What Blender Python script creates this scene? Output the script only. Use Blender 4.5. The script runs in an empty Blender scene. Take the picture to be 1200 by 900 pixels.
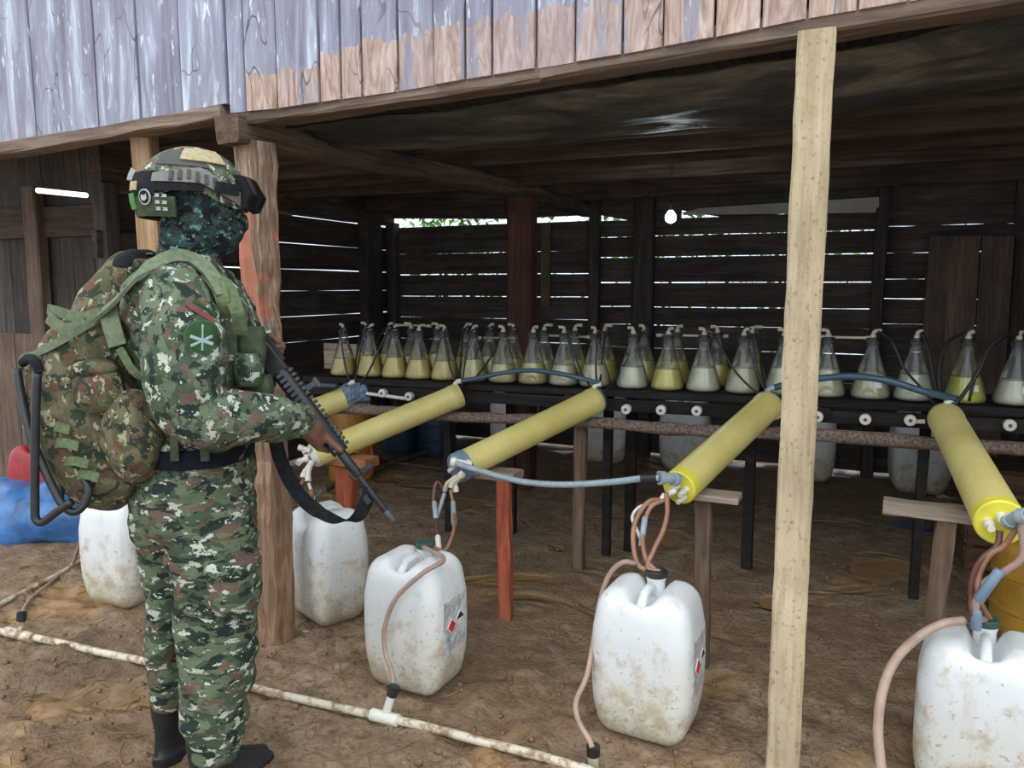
import bpy, bmesh, math, random
from mathutils import Vector, Matrix, noise
random.seed(7)
PI = math.pi
scene = bpy.context.scene
COL = scene.collection

# ------------------------------------------------------------------ camera
FPX, CAM_H, PITCH, YAW = 900.0, 1.45, math.radians(7.2), math.radians(24.0)
cam_data = bpy.data.cameras.new('camera')
cam_data.sensor_width = 36.0
cam_data.lens = FPX / 1200.0 * 36.0
cam_data.clip_start = 0.05
cam_data.clip_end = 200
cam = bpy.data.objects.new('camera', cam_data)
cam.location = (0, 0, CAM_H)
cam.rotation_euler = (PI / 2 - PITCH, 0, YAW)
COL.objects.link(cam)
scene.camera = cam

# ------------------------------------------------------------------ sky and exposure
world = bpy.data.worlds.new('overcast_sky')
scene.world = world
world.use_nodes = True
wn = world.node_tree.nodes; wl = world.node_tree.links
wn.clear()
wo = wn.new('ShaderNodeOutputWorld'); wb = wn.new('ShaderNodeBackground')
wt = wn.new('ShaderNodeTexCoord'); wsx = wn.new('ShaderNodeSeparateXYZ'); wr = wn.new('ShaderNodeValToRGB')
wr.color_ramp.elements[0].position = 0.0; wr.color_ramp.elements[0].color = (0.62, 0.70, 0.78, 1)
wr.color_ramp.elements[1].position = 0.7; wr.color_ramp.elements[1].color = (0.93, 0.97, 1.0, 1)
wl.new(wt.outputs['Generated'], wsx.inputs[0]); wl.new(wsx.outputs['Z'], wr.inputs[0])
wl.new(wr.outputs[0], wb.inputs[0]); wl.new(wb.outputs[0], wo.inputs[0])
wb.inputs[1].default_value = 1.9
sun_data = bpy.data.lights.new('veiled_sun', 'SUN')
sun_data.energy = 0.9
sun_data.angle = math.radians(70)
sun_data.color = (1.0, 0.97, 0.93)
sun = bpy.data.objects.new('veiled_sun', sun_data)
sun.rotation_euler = (math.radians(42), 0, math.radians(18))
COL.objects.link(sun)
vs = scene.view_settings
scene.display_settings.display_device = 'sRGB'
vs.view_transform = 'Standard'
vs.look = 'None'
vs.exposure = 0.0
vs.gamma = 1.0
vs.use_curve_mapping = False

# ------------------------------------------------------------------ survey helpers: sight lines used to read true positions off the photograph
cpt, spt, cyw, syw = math.cos(PITCH), math.sin(PITCH), math.cos(YAW), math.sin(YAW)
RT = Vector((cyw, syw, 0)); FW = Vector((-syw * cpt, cyw * cpt, -spt)); UP = Vector((-syw * spt, cyw * spt, cpt))
FH = Vector((-syw, cyw, 0))
EYE = Vector((0, 0, CAM_H))
def ray(px, py): return FW + RT * ((px - 600) / FPX) + UP * ((450 - py) / FPX)
def P(px, py, x=None, y=None, z=None):
    r = ray(px, py)
    k = y / r.y if y is not None else (z - CAM_H) / r.z if z is not None else x / r.x
    return EYE + r * k
SOLD = 2.12
def S(px, py, off=0.0):
    r = ray(px, py)
    return EYE + r * ((SOLD + off) / r.dot(FH))
def lerp(a, b, t): return a + (b - a) * t

# ------------------------------------------------------------------ scene helpers
def tag(o, label=None, cat=None, group=None, kind=None):
    if label: o['label'] = label
    if cat: o['category'] = cat
    if group: o['group'] = group
    if kind: o['kind'] = kind
    return o
def thing(name, loc, label, cat, group=None, rot=None):
    o = bpy.data.objects.new(name, None)
    COL.objects.link(o)
    o.empty_display_size = 0.05
    o.location = loc
    if rot: o.rotation_euler = rot
    return tag(o, label, cat, group)
def struct(name, loc=(0, 0, 0)):
    o = bpy.data.objects.new(name, None); COL.objects.link(o); o.location = loc
    o['kind'] = 'structure'
    return o

def perp(d):
    d = d.normalized()
    a = Vector((0, 0, 1)) if abs(d.z) < 0.9 else Vector((1, 0, 0))
    u = d.cross(a).normalized()
    return u, u.cross(d).normalized()

class MB:
    """collects simple solids into one mesh"""
    def __init__(s): s.v = []; s.f = []; s.m = []
    def add(s, vs_, fs, mi=0):
        o = len(s.v); s.v += [Vector(p) for p in vs_]
        for f in fs: s.f.append([i + o for i in f]); s.m.append(mi)
        return s
    def box(s, c, size, rot=None, mi=0):
        c = Vector(c); h = Vector(size) / 2
        vs_ = [Vector((x * h.x, y * h.y, z * h.z)) for z in (-1, 1) for y in (-1, 1) for x in (-1, 1)]
        if rot is not None: vs_ = [rot @ p for p in vs_]
        return s.add([c + p for p in vs_], [(0, 2, 3, 1), (4, 5, 7, 6), (0, 1, 5, 4), (2, 6, 7, 3), (0, 4, 6, 2), (1, 3, 7, 5)], mi)
    def beam(s, a, b, w, t, up=Vector((0, 0, 1)), n=1, wob=0.0, mi=0, bev=0.0):
        """rectangular timber from a to b; w across, t along 'up'; n segments with a wobble"""
        a = Vector(a); b = Vector(b); d = (b - a).normalized()
        side = d.cross(up).normalized(); u = side.cross(d).normalized()
        e = min(w, t) * 0.12 + bev
        prof = [(-w/2+e, -t/2), (w/2-e, -t/2), (w/2, -t/2+e), (w/2, t/2-e), (w/2-e, t/2), (-w/2+e, t/2), (-w/2, t/2-e), (-w/2, -t/2+e)]
        rings = []
        for i in range(n + 1):
            p = a.lerp(b, i / n)
            r = []
            for (x, y) in prof:
                j = Vector((0, 0, 0))
                if wob: j = (side * x + u * y) * 0 + (side * math.copysign(1, x) * random.uniform(-wob, wob) + u * math.copysign(1, y) * random.uniform(-wob, wob))
                r.append(p + side * x + u * y + j)
            rings.append(r)
        return s.loft(rings, mi=mi)
    def loft(s, rings, cap=True, closed=True, mi=0):
        o = len(s.v); k = len(rings[0])
        for r in rings: s.v += [Vector(p) for p in r]
        for i in range(len(rings) - 1):
            for j in range(k if closed else k - 1):
                j2 = (j + 1) % k
                s.f.append([o + i*k + j, o + i*k + j2, o + (i+1)*k + j2, o + (i+1)*k + j]); s.m.append(mi)
        if cap and closed:
            s.f.append([o + j for j in reversed(range(k))]); s.m.append(mi)
            e = o + (len(rings) - 1) * k
            s.f.append([e + j for j in range(k)]); s.m.append(mi)
        return s
    def tube(s, pts, r, seg=10, smooth=0, cap=True, mi=0):
        pts = [Vector(p) for p in pts]
        if smooth: pts = spline(pts, smooth)
        n = len(pts)
        rs = r if isinstance(r, (list, tuple)) else [r] * n
        if len(rs) != n: rs = [interp(rs, i / (n - 1)) for i in range(n)]
        d0 = (pts[1] - pts[0]).normalized()
        u, v = perp(d0)
        rings = []
        for i, p in enumerate(pts):
            d = (pts[min(i+1, n-1)] - pts[max(i-1, 0)]).normalized()
            u = (u - d * u.dot(d)).normalized(); v = d.cross(u)
            rings.append([p + (u * math.cos(2*PI*j/seg) + v * math.sin(2*PI*j/seg)) * rs[i] for j in range(seg)])
        return s.loft(rings, cap=cap, mi=mi)
    def ribbon(s, pts, w, t, across, smooth=0, mi=0):
        """flat strap through pts; 'across' is the direction of its width"""
        pts = [Vector(p) for p in pts]
        if smooth: pts = spline(pts, smooth)
        n = len(pts); rings = []
        for i, p in enumerate(pts):
            d = (pts[min(i+1, n-1)] - pts[max(i-1, 0)]).normalized()
            ac = across(i / (n - 1)) if callable(across) else across
            a = (ac - d * ac.dot(d)).normalized(); q = d.cross(a)
            rings.append([p + a*w/2 + q*t/2, p - a*w/2 + q*t/2, p - a*w/2 - q*t/2, p + a*w/2 - q*t/2])
        return s.loft(rings, mi=mi)
    def lathe(s, prof, base=(0, 0, 0), axis=Vector((0, 0, 1)), seg=24, cap=True, mi=0):
        """prof: (radius, distance along axis)"""
        base = Vector(base); axis = Vector(axis).normalized(); u, v = perp(axis)
        rings = [[base + axis*h + (u*math.cos(2*PI*j/seg) + v*math.sin(2*PI*j/seg))*max(r, 1e-4) for j in range(seg)] for r, h in prof]
        return s.loft(rings, cap=cap, mi=mi)
    def ball(s, c, rad, rot=None, nu=16, nv=10, mi=0):
        c = Vector(c); rad = Vector(rad) if not isinstance(rad, (int, float)) else Vector((rad,)*3)
        rings = []
        for i in range(nv + 1):
            t = PI * (i + 0.02) / (nv + 0.04)
            ring = []
            for j in range(nu):
                p = Vector((math.sin(t)*math.cos(2*PI*j/nu)*rad.x, math.sin(t)*math.sin(2*PI*j/nu)*rad.y, math.cos(t)*rad.z))
                ring.append(c + (rot @ p if rot is not None else p))
            rings.append(ring)
        return s.loft(rings, mi=mi)
    def mesh(s, name, off=Vector((0, 0, 0))):
        me = bpy.data.meshes.new(name)
        me.from_pydata([tuple(p - off) for p in s.v], [], s.f)
        me.validate()
        bm = bmesh.new(); bm.from_mesh(me)
        bmesh.ops.recalc_face_normals(bm, faces=bm.faces); bm.to_mesh(me); bm.free()
        return me
    def build(s, name, mat, parent=None, smooth=False, sharp=40, world=True):
        """points are world points (world=True) or local to the parent"""
        off = wloc(parent) if (world and parent is not None) else Vector((0, 0, 0))
        me = s.mesh(name, off)
        mats = mat if isinstance(mat, (list, tuple)) else [mat]
        for m_ in mats: me.materials.append(m_)
        if len(mats) > 1:
            for p_, mi in zip(me.polygons, s.m): p_.material_index = mi
        finish(me, smooth, sharp)
        o = bpy.data.objects.new(name, me); COL.objects.link(o)
        if parent is not None: o.parent = parent
        return o
def finish(me, smooth, sharp=40):
    if smooth:
        me.polygons.foreach_set('use_smooth', [True] * len(me.polygons))
        if sharp: me.set_sharp_from_angle(angle=math.radians(sharp))
    me.update()
def wloc(o):
    v = Vector((0, 0, 0))
    while o is not None: v = v + Vector(o.location); o = o.parent
    return v
def top(mb, name, mat, label, cat, group=None, smooth=False, sharp=40, kind=None):
    """a thing that is one mesh; its origin is at the middle of its foot"""
    xs = [p.x for p in mb.v]; ys = [p.y for p in mb.v]; zs = [p.z for p in mb.v]
    base = Vector(((min(xs)+max(xs))/2, (min(ys)+max(ys))/2, min(zs)))
    me = mb.mesh(name, base)
    mats = mat if isinstance(mat, (list, tuple)) else [mat]
    for m_ in mats: me.materials.append(m_)
    if len(mats) > 1:
        for p_, mi in zip(me.polygons, mb.m): p_.material_index = mi
    finish(me, smooth, sharp)
    o = bpy.data.objects.new(name, me); COL.objects.link(o); o.location = base
    return tag(o, label, cat, group, kind)
def spline(pts, k):
    q = [pts[0]*2 - pts[1]] + list(pts) + [pts[-1]*2 - pts[-2]]
    out = []
    for i in range(1, len(q) - 2):
        a, b, c, d = q[i-1], q[i], q[i+1], q[i+2]
        for j in range(k):
            t = j / k
            out.append(0.5*((2*b) + (c-a)*t + (2*a-5*b+4*c-d)*t*t + (3*b-a-3*c+d)*t**3))
    out.append(Vector(pts[-1]))
    return out
def interp(arr, t):
    x = t * (len(arr) - 1); i = min(int(x), len(arr) - 2)
    return lerp(arr[i], arr[i+1], x - i)
def copy_thing(root, loc, rotz, label, group=None):
    r = root.copy(); COL.objects.link(r); r.location = loc; r.rotation_euler = (0, 0, rotz)
    r['label'] = label
    if group: r['group'] = group
    for ch in list(root.children):
        c = ch.copy(); COL.objects.link(c); c.parent = r
        for g in list(ch.children):
            d = g.copy(); COL.objects.link(d); d.parent = c
    return r
def remesh(mb, voxel, smooth_it=4, fac=0.5, wrinkle=None):
    """weld overlapping solids into one continuous skin"""
    me = mb.mesh('tmp')
    o = bpy.data.objects.new('tmp', me); COL.objects.link(o)
    m1 = o.modifiers.new('r', 'REMESH'); m1.mode = 'VOXEL'; m1.voxel_size = voxel
    if smooth_it:
        m2 = o.modifiers.new('s', 'SMOOTH'); m2.iterations = smooth_it; m2.factor = fac
    dg = bpy.context.evaluated_depsgraph_get()
    out = bpy.data.meshes.new_from_object(o.evaluated_get(dg))
    bpy.data.objects.remove(o); bpy.data.meshes.remove(me)
    if wrinkle:
        out.update()
        ns = [v.normal.copy() for v in out.vertices]
        for v, n in zip(out.vertices, ns): v.co += n * wrinkle(v.co)
    return out
def mesh_part(me, name, mat, parent, smooth=True):
    off = wloc(parent)
    me.transform(Matrix.Translation(-off))
    me.name = name
    me.materials.clear(); me.materials.append(mat)
    finish(me, smooth, None)
    o = bpy.data.objects.new(name, me); COL.objects.link(o); o.parent = parent
    return o

# ------------------------------------------------------------------ materials
def nd(t, kind, **k):
    n = t.nodes.new(kind)
    for a, b in k.items(): setattr(n, a, b)
    return n
def new_mat(name):
    m = bpy.data.materials.new(name); m.use_nodes = True
    t = m.node_tree; b = t.nodes['Principled BSDF']
    return m, t, b
def coords(t, scale=(1, 1, 1), per_object=False):
    tc = nd(t, 'ShaderNodeTexCoord'); mp = nd(t, 'ShaderNodeMapping')
    mp.inputs['Scale'].default_value = scale
    t.links.new(tc.outputs['Object'], mp.inputs['Vector'])
    if per_object:
        oi = nd(t, 'ShaderNodeObjectInfo'); mu = nd(t, 'ShaderNodeMath', operation='MULTIPLY'); mu.inputs[1].default_value = 37.0
        t.links.new(oi.outputs['Random'], mu.inputs[0]); t.links.new(mu.outputs[0], mp.inputs['Location'])
    return mp.outputs[0]
def nz(t, vec, scale, detail=4, rough=0.55, dist=0.0):
    n = nd(t, 'ShaderNodeTexNoise'); n.inputs['Scale'].default_value = scale; n.inputs['Detail'].default_value = detail
    n.inputs['Roughness'].default_value = rough; n.inputs['Distortion'].default_value = dist
    t.links.new(vec, n.inputs['Vector'])
    return n.outputs['Fac']
def ramp(t, fac, stops, const=False):
    r = nd(t, 'ShaderNodeValToRGB'); cr = r.color_ramp
    if const: cr.interpolation = 'CONSTANT'
    while len(cr.elements) < len(stops): cr.elements.new(0.5)
    for e, (p, c) in zip(cr.elements, stops):
        e.position = p; e.color = (c, c, c, 1) if isinstance(c, (int, float)) else (*c, 1)
    t.links.new(fac, r.inputs[0])
    return r.outputs[0]
def mixc(t, fac, a, b, mode='MIX'):
    m = nd(t, 'ShaderNodeMix', data_type='RGBA', blend_type=mode)
    for sock, v in ((m.inputs[0], fac), (m.inputs[6], a), (m.inputs[7], b)):
        if isinstance(v, (int, float)): sock.default_value = v
        elif isinstance(v, tuple): sock.default_value = (*v, 1)
        else: t.links.new(v, sock)
    return m.outputs[2]
def mathn(t, op, a, b=None):
    m = nd(t, 'ShaderNodeMath', operation=op)
    for s_, v in zip(m.inputs, (a, b)):
        if v is None: continue
        if isinstance(v, (int, float)): s_.default_value = v
        else: t.links.new(v, s_)
    return m.outputs[0]
def bump(t, b, h, strength=0.4, dist=0.01):
    n = nd(t, 'ShaderNodeBump'); n.inputs['Strength'].default_value = strength; n.inputs['Distance'].default_value = dist
    t.links.new(h, n.inputs['Height']); t.links.new(n.outputs[0], b.inputs['Normal'])
def plain(name, col, rough=0.5, metal=0.0, var=0.15, scale=30, bmp=0.0, spec=None, trans=0.0):
    m, t, b = new_mat(name)
    v = coords(t)
    f = nz(t, v, scale, 5)
    dark = tuple(c * (1 - var) for c in col); lite = tuple(min(1, c * (1 + var)) for c in col)
    t.links.new(ramp(t, f, [(0.3, dark), (0.7, lite)]), b.inputs['Base Color'])
    b.inputs['Roughness'].default_value = rough; b.inputs['Metallic'].default_value = metal
    if spec is not None: b.inputs['Specular IOR Level'].default_value = spec
    elif rough > 0.75: b.inputs['Specular IOR Level'].default_value = 0.2
    if bmp: bump(t, b, f, bmp, 0.004)
    return m
def wood(name, c1, c2, c3, axis='z', rough=0.8, grain=22.0, tint=0.35, specks=None, spec=0.25):
    m, t, b = new_mat(name)
    sc = {'x': (0.07, 1, 1), 'y': (1, 0.07, 1), 'z': (1, 1, 0.07)}[axis]
    v = coords(t, sc, True)
    f = nz(t, v, grain, 7, 0.6, 1.2); g = nz(t, v, grain * 3.3, 4, 0.6)
    big = nz(t, coords(t, (1, 1, 1), True), 2.3, 4)
    c = ramp(t, f, [(0.28, c1), (0.5, c2), (0.72, c3)])
    c = mixc(t, ramp(t, big, [(0.35, 0.0), (0.7, 0.55)]), c, tuple(x * 0.45 for x in c1))
    c = mixc(t, ramp(t, g, [(0.3, 0.45), (0.5, 0.0)]), c, tuple(x * 0.5 for x in c1))
    if specks:
        sp = nz(t, coords(t, (1, 1, 0.7), True), 95, 4)
        c = mixc(t, ramp(t, sp, [(0.58, 0.0), (0.68, 0.6)]), c, specks)
    oi = nd(t, 'ShaderNodeObjectInfo')
    k = mathn(t, 'MULTIPLY_ADD', oi.outputs['Random'], tint)
    t.nodes[-1].inputs[2].default_value = 1 - tint / 2
    cmb = nd(t, 'ShaderNodeCombineColor')
    for i in range(3): t.links.new(k, cmb.inputs[i])
    c = mixc(t, 1.0, c, cmb.outputs[0], 'MULTIPLY')
    t.links.new(c, b.inputs['Base Color'])
    b.inputs['Roughness'].default_value = rough; b.inputs['Specular IOR Level'].default_value = spec
    bump(t, b, mathn(t, 'ADD', f, g), 0.5, 0.006)
    return m
M = {}
for ax in 'xyz':
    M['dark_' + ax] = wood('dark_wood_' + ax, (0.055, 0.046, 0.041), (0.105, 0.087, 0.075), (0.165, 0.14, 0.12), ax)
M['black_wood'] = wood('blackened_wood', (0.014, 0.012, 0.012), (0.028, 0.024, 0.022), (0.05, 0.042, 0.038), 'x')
M['joist'] = wood('joist_wood', (0.048, 0.034, 0.028), (0.105, 0.072, 0.054), (0.18, 0.125, 0.095), 'x')
M['girder'] = wood('girder_wood', (0.075, 0.048, 0.035), (0.16, 0.105, 0.075), (0.30, 0.21, 0.15), 'y')
M['beam_wet'] = wood('wet_beam_wood', (0.10, 0.07, 0.055), (0.20, 0.14, 0.105), (0.34, 0.26, 0.20), 'x', 0.6)
M['post_mid'] = wood('reddish_post_wood', (0.055, 0.022, 0.018), (0.10, 0.045, 0.034), (0.15, 0.08, 0.06), 'z')
M['post_tan'] = wood('tan_post_wood', (0.26, 0.16, 0.09), (0.46, 0.30, 0.17), (0.62, 0.43, 0.26), 'z', 0.75)
M['pale'] = wood('pale_sawn_wood', (0.42, 0.33, 0.20), (0.57, 0.475, 0.31), (0.66, 0.57, 0.41), 'z', 0.8, 20, 0.0, (0.20, 0.14, 0.075))
M['red_wood'] = wood('red_wood', (0.19, 0.045, 0.022), (0.34, 0.085, 0.045), (0.45, 0.15, 0.085), 'z', 0.7)
M['brown_wood'] = wood('brown_leg_wood', (0.10, 0.065, 0.045), (0.20, 0.135, 0.095), (0.30, 0.21, 0.15), 'z', 0.75)
M['grey_board'] = wood('grey_board_wood', (0.20, 0.15, 0.12), (0.36, 0.29, 0.23), (0.52, 0.44, 0.36), 'x', 0.75)
M['red_board'] = wood('orange_board_wood', (0.24, 0.10, 0.05), (0.42, 0.19, 0.10), (0.55, 0.30, 0.17), 'x', 0.75)
M['door'] = wood('brown_door_wood', (0.12, 0.085, 0.066), (0.21, 0.15, 0.115), (0.29, 0.21, 0.165), 'z')
M['bark'] = plain('rough_bark', (0.20, 0.15, 0.125), 0.9, 0, 0.65, 75, 1.0)

def old_post_mat():
    m, t, b = new_mat('weathered_post_wood')
    v = coords(t, (1, 1, 0.07)); f = nz(t, v, 26, 7, 0.6, 1.5); w = coords(t)
    c = ramp(t, f, [(0.25, (0.085, 0.05, 0.033)), (0.5, (0.25, 0.15, 0.092)), (0.75, (0.44, 0.30, 0.20))])
    tc = nd(t, 'ShaderNodeTexCoord'); sx = nd(t, 'ShaderNodeSeparateXYZ'); t.links.new(tc.outputs['Object'], sx.inputs[0])
    n2 = nz(t, w, 9, 4)
    zz = mathn(t, 'ADD', sx.outputs['Z'], mathn(t, 'MULTIPLY', n2, 0.25))
    xx = mathn(t, 'ADD', sx.outputs['X'], mathn(t, 'MULTIPLY', n2, 0.14))
    red = mathn(t, 'MULTIPLY', mathn(t, 'GREATER_THAN', zz, 1.40), mathn(t, 'LESS_THAN', zz, 2.02))
    red = mathn(t, 'MULTIPLY', red, mathn(t, 'LESS_THAN', xx, 0.10))
    c = mixc(t, mathn(t, 'MULTIPLY', red, 0.85), c, mixc(t, f, (0.28, 0.08, 0.045), (0.62, 0.24, 0.15)))
    grey = mathn(t, 'MULTIPLY', mathn(t, 'GREATER_THAN', zz, 1.30), ramp(t, nz(t, coords(t, (1, 1, 0.12)), 60, 5), [(0.48, 0.0), (0.66, 0.55)]))
    c = mixc(t, mathn(t, 'MULTIPLY', grey, mathn(t, 'SUBTRACT', 1.0, red)), c, (0.52, 0.46, 0.40))
    t.links.new(c, b.inputs['Base Color']); b.inputs['Roughness'].default_value = 0.8
    bump(t, b, f, 0.8, 0.012)
    return m
M['old_post'] = old_post_mat()

def paint_mat():
    """peeling lilac-grey paint; the lowest strip of each board (object property) is bare wood"""
    m, t, b = new_mat('peeling_paint_board')
    v = coords(t, (1, 1, 0.09), True); w = coords(t, (1, 1, 0.3), True)
    f = nz(t, v, 20, 6, 0.62, 0.6); f2 = nz(t, coords(t, (1, 1, 0.22), True), 46, 5, 0.6); blot = nz(t, w, 7, 5)
    paint = ramp(t, f, [(0.30, (0.14, 0.13, 0.165)), (0.44, (0.25, 0.25, 0.33)), (0.55, (0.34, 0.355, 0.45)), (0.66, (0.55, 0.63, 0.73)), (0.8, (0.75, 0.82, 0.88))])
    paint = mixc(t, ramp(t, f2, [(0.60, 0.0), (0.66, 0.85)]), paint, (0.74, 0.82, 0.88))
    paint = mixc(t, ramp(t, blot, [(0.5, 0.0), (0.66, 0.7)]), paint, (0.26, 0.25, 0.33))
    bare = ramp(t, nz(t, coords(t, (1, 1, 0.2), True), 24, 6, 0.6, 2.0), [(0.3, (0.26, 0.16, 0.12)), (0.5, (0.46, 0.33, 0.27)), (0.72, (0.66, 0.56, 0.50))])
    cr = nd(t, 'ShaderNodeTexVoronoi', feature='DISTANCE_TO_EDGE'); cr.inputs['Scale'].default_value = 9
    mv = nd(t, 'ShaderNodeMapping'); mv.inputs['Scale'].default_value = (1, 1, 0.3)
    wav = nd(t, 'ShaderNodeTexNoise'); wav.inputs['Scale'].default_value = 6
    t.links.new(w, wav.inputs['Vector']); t.links.new(mixc(t, 0.25, w, wav.outputs['Color']), cr.inputs['Vector'])
    crack = ramp(t, cr.outputs['Distance'], [(0.006, 0.8), (0.016, 0.0)])
    crack = mathn(t, 'MULTIPLY', crack, ramp(t, nz(t, w, 3.1, 2), [(0.5, 0.0), (0.6, 1.0)]))
    tc = nd(t, 'ShaderNodeTexCoord'); sx = nd(t, 'ShaderNodeSeparateXYZ'); t.links.new(tc.outputs['Object'], sx.inputs[0])
    at = nd(t, 'ShaderNodeAttribute', attribute_type='OBJECT', attribute_name='paint_edge')
    edge = mathn(t, 'ADD', at.outputs['Fac'], mathn(t, 'MULTIPLY', mathn(t, 'SUBTRACT', nz(t, coords(t, (1, 1, 0.4), True), 14, 3), 0.5), 0.10))
    bm_ = mathn(t, 'LESS_THAN', sx.outputs['Z'], edge)
    stain = ramp(t, nz(t, v, 13, 5), [(0.56, 0.0), (0.62, 0.85)])
    bm_ = mathn(t, 'MULTIPLY', bm_, mathn(t, 'SUBTRACT', 1.0, stain))
    c = mixc(t, bm_, paint, bare)
    c = mixc(t, crack, c, (0.06, 0.045, 0.045))
    oi = nd(t, 'ShaderNodeObjectInfo')
    c = mixc(t, mathn(t, 'MULTIPLY', oi.outputs['Random'], 0.35), c, (0.30, 0.29, 0.37))
    t.links.new(c, b.inputs['Base Color'])
    b.inputs['Roughness'].default_value = 0.62; b.inputs['Specular IOR Level'].default_value = 0.3
    bump(t, b, mathn(t, 'ADD', f, mathn(t, 'MULTIPLY', f2, 0.5)), 0.5, 0.006)
    return m
M['paint'] = paint_mat()

def mud_mat():
    m, t, b = new_mat('wet_mud')
    v = coords(t)
    a = nz(t, v, 1.1, 6, 0.6); f = nz(t, v, 9, 8, 0.65); g = nz(t, v, 48, 6, 0.7)
    c = ramp(t, f, [(0.26, (0.20, 0.125, 0.078)), (0.48, (0.43, 0.30, 0.20)), (0.70, (0.62, 0.475, 0.34))])
    c = mixc(t, ramp(t, g, [(0.34, 0.7), (0.50, 0.0)]), c, (0.13, 0.078, 0.050))
    c = mixc(t, ramp(t, a, [(0.45, 0.0), (0.62, 0.5)]), c, (0.27, 0.16, 0.08))
    wet = ramp(t, nz(t, v, 1.9, 3, 0.5, 0.6), [(0.56, 0.0), (0.63, 1.0)])
    c = mixc(t, mathn(t, 'MULTIPLY', wet, 0.8), c, (0.34, 0.205, 0.085))
    ash = ramp(t, nz(t, v, 0.9, 5, 0.6), [(0.54, 0.0), (0.64, 0.55)])
    c = mixc(t, ash, c, mixc(t, f, (0.09, 0.062, 0.045), (0.24, 0.165, 0.115)))
    t.links.new(c, b.inputs['Base Color'])
    r = mixc(t, wet, mixc(t, ramp(t, f, [(0.35, 0.0), (0.6, 1.0)]), (0.55,)*3, (0.85,)*3), (0.24,)*3)
    t.links.new(r, b.inputs['Roughness']); b.inputs['Specular IOR Level'].default_value = 0.35
    h = mathn(t, 'ADD', mathn(t, 'MULTIPLY', f, 1.2), mathn(t, 'MULTIPLY', g, 0.7))
    h = mathn(t, 'MULTIPLY', h, mathn(t, 'SUBTRACT', 1.15, wet))
    bump(t, b, h, 1.0, 0.035)
    return m
M['mud'] = mud_mat()
M['clod'] = plain('mud_clod', (0.19, 0.118, 0.075), 0.75, 0, 0.5, 40, 0.8)
M['straw'] = plain('dry_straw', (0.22, 0.15, 0.085), 0.8, 0, 0.4, 20)

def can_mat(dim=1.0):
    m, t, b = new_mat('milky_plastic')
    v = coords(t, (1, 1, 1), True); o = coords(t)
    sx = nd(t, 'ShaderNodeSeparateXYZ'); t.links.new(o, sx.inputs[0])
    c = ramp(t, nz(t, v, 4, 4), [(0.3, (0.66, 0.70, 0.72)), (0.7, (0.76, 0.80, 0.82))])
    tint_height = mathn(t, 'ADD', sx.outputs['Z'], mathn(t, 'MULTIPLY', mathn(t, 'SUBTRACT', nz(t, v, 6, 5), 0.5), 0.3))
    c = mixc(t, ramp(t, tint_height, [(0.05, 0.65), (0.36, 0.0)]), c, (0.62, 0.58, 0.43))  # yellow-grey tint, stronger towards the bottom of the can
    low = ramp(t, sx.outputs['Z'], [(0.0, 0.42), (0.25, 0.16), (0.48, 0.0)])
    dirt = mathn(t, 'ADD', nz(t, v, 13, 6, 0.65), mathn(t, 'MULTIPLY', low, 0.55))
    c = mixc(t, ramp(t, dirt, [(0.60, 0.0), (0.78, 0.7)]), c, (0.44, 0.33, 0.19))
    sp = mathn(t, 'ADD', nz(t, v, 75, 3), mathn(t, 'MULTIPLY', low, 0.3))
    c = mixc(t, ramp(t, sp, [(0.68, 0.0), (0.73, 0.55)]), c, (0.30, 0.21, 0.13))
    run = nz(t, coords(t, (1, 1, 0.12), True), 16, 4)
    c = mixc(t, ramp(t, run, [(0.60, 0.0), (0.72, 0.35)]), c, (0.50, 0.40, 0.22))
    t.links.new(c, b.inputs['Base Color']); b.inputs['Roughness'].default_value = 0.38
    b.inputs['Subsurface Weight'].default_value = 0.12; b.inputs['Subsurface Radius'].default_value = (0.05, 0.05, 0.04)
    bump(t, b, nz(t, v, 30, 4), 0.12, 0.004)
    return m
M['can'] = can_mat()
M['silver'] = plain('silver_label', (0.50, 0.51, 0.53), 0.45, 0.0, 0.45, 38, 0.5)
M['hazard_red'] = plain('hazard_red', (0.62, 0.03, 0.04), 0.5)
M['ink'] = plain('black_ink', (0.025, 0.025, 0.025), 0.6)
M['white_ink'] = plain('white_ink', (0.75, 0.76, 0.76), 0.6)
M['teal_ink'] = plain('teal_ink', (0.10, 0.33, 0.38), 0.6)
M['black_rubber'] = plain('black_rubber', (0.018, 0.019, 0.021), 0.45, 0, 0.3, 40)
M['green_cap'] = plain('dark_green_cap', (0.035, 0.075, 0.07), 0.5)
M['grey_blue'] = plain('blue_grey_plastic', (0.16, 0.24, 0.33), 0.4)
M['grey_blue_dark'] = plain('dark_blue_grey_plastic', (0.05, 0.09, 0.12), 0.4)
M['clear_hose'] = plain('pale_blue_hose', (0.30, 0.375, 0.42), 0.22)
M['dark_hose'] = plain('dark_blue_hose', (0.055, 0.105, 0.15), 0.25)
M['tan_hose'] = plain('tan_hose', (0.36, 0.255, 0.205), 0.35, 0, 0.2, 18)
M['brown_hose'] = plain('brown_hose', (0.30, 0.155, 0.095), 0.3, 0, 0.25, 18)
M['maroon_hose'] = plain('maroon_hose', (0.13, 0.055, 0.045), 0.35)
M['red_hose'] = plain('red_hose', (0.38, 0.05, 0.03), 0.35)
M['pvc'] = plain('white_pvc', (0.74, 0.73, 0.66), 0.35, 0, 0.12, 22)
M['cream_pvc'] = plain('cream_pvc', (0.52, 0.47, 0.36), 0.4, 0, 0.15, 22)
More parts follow.
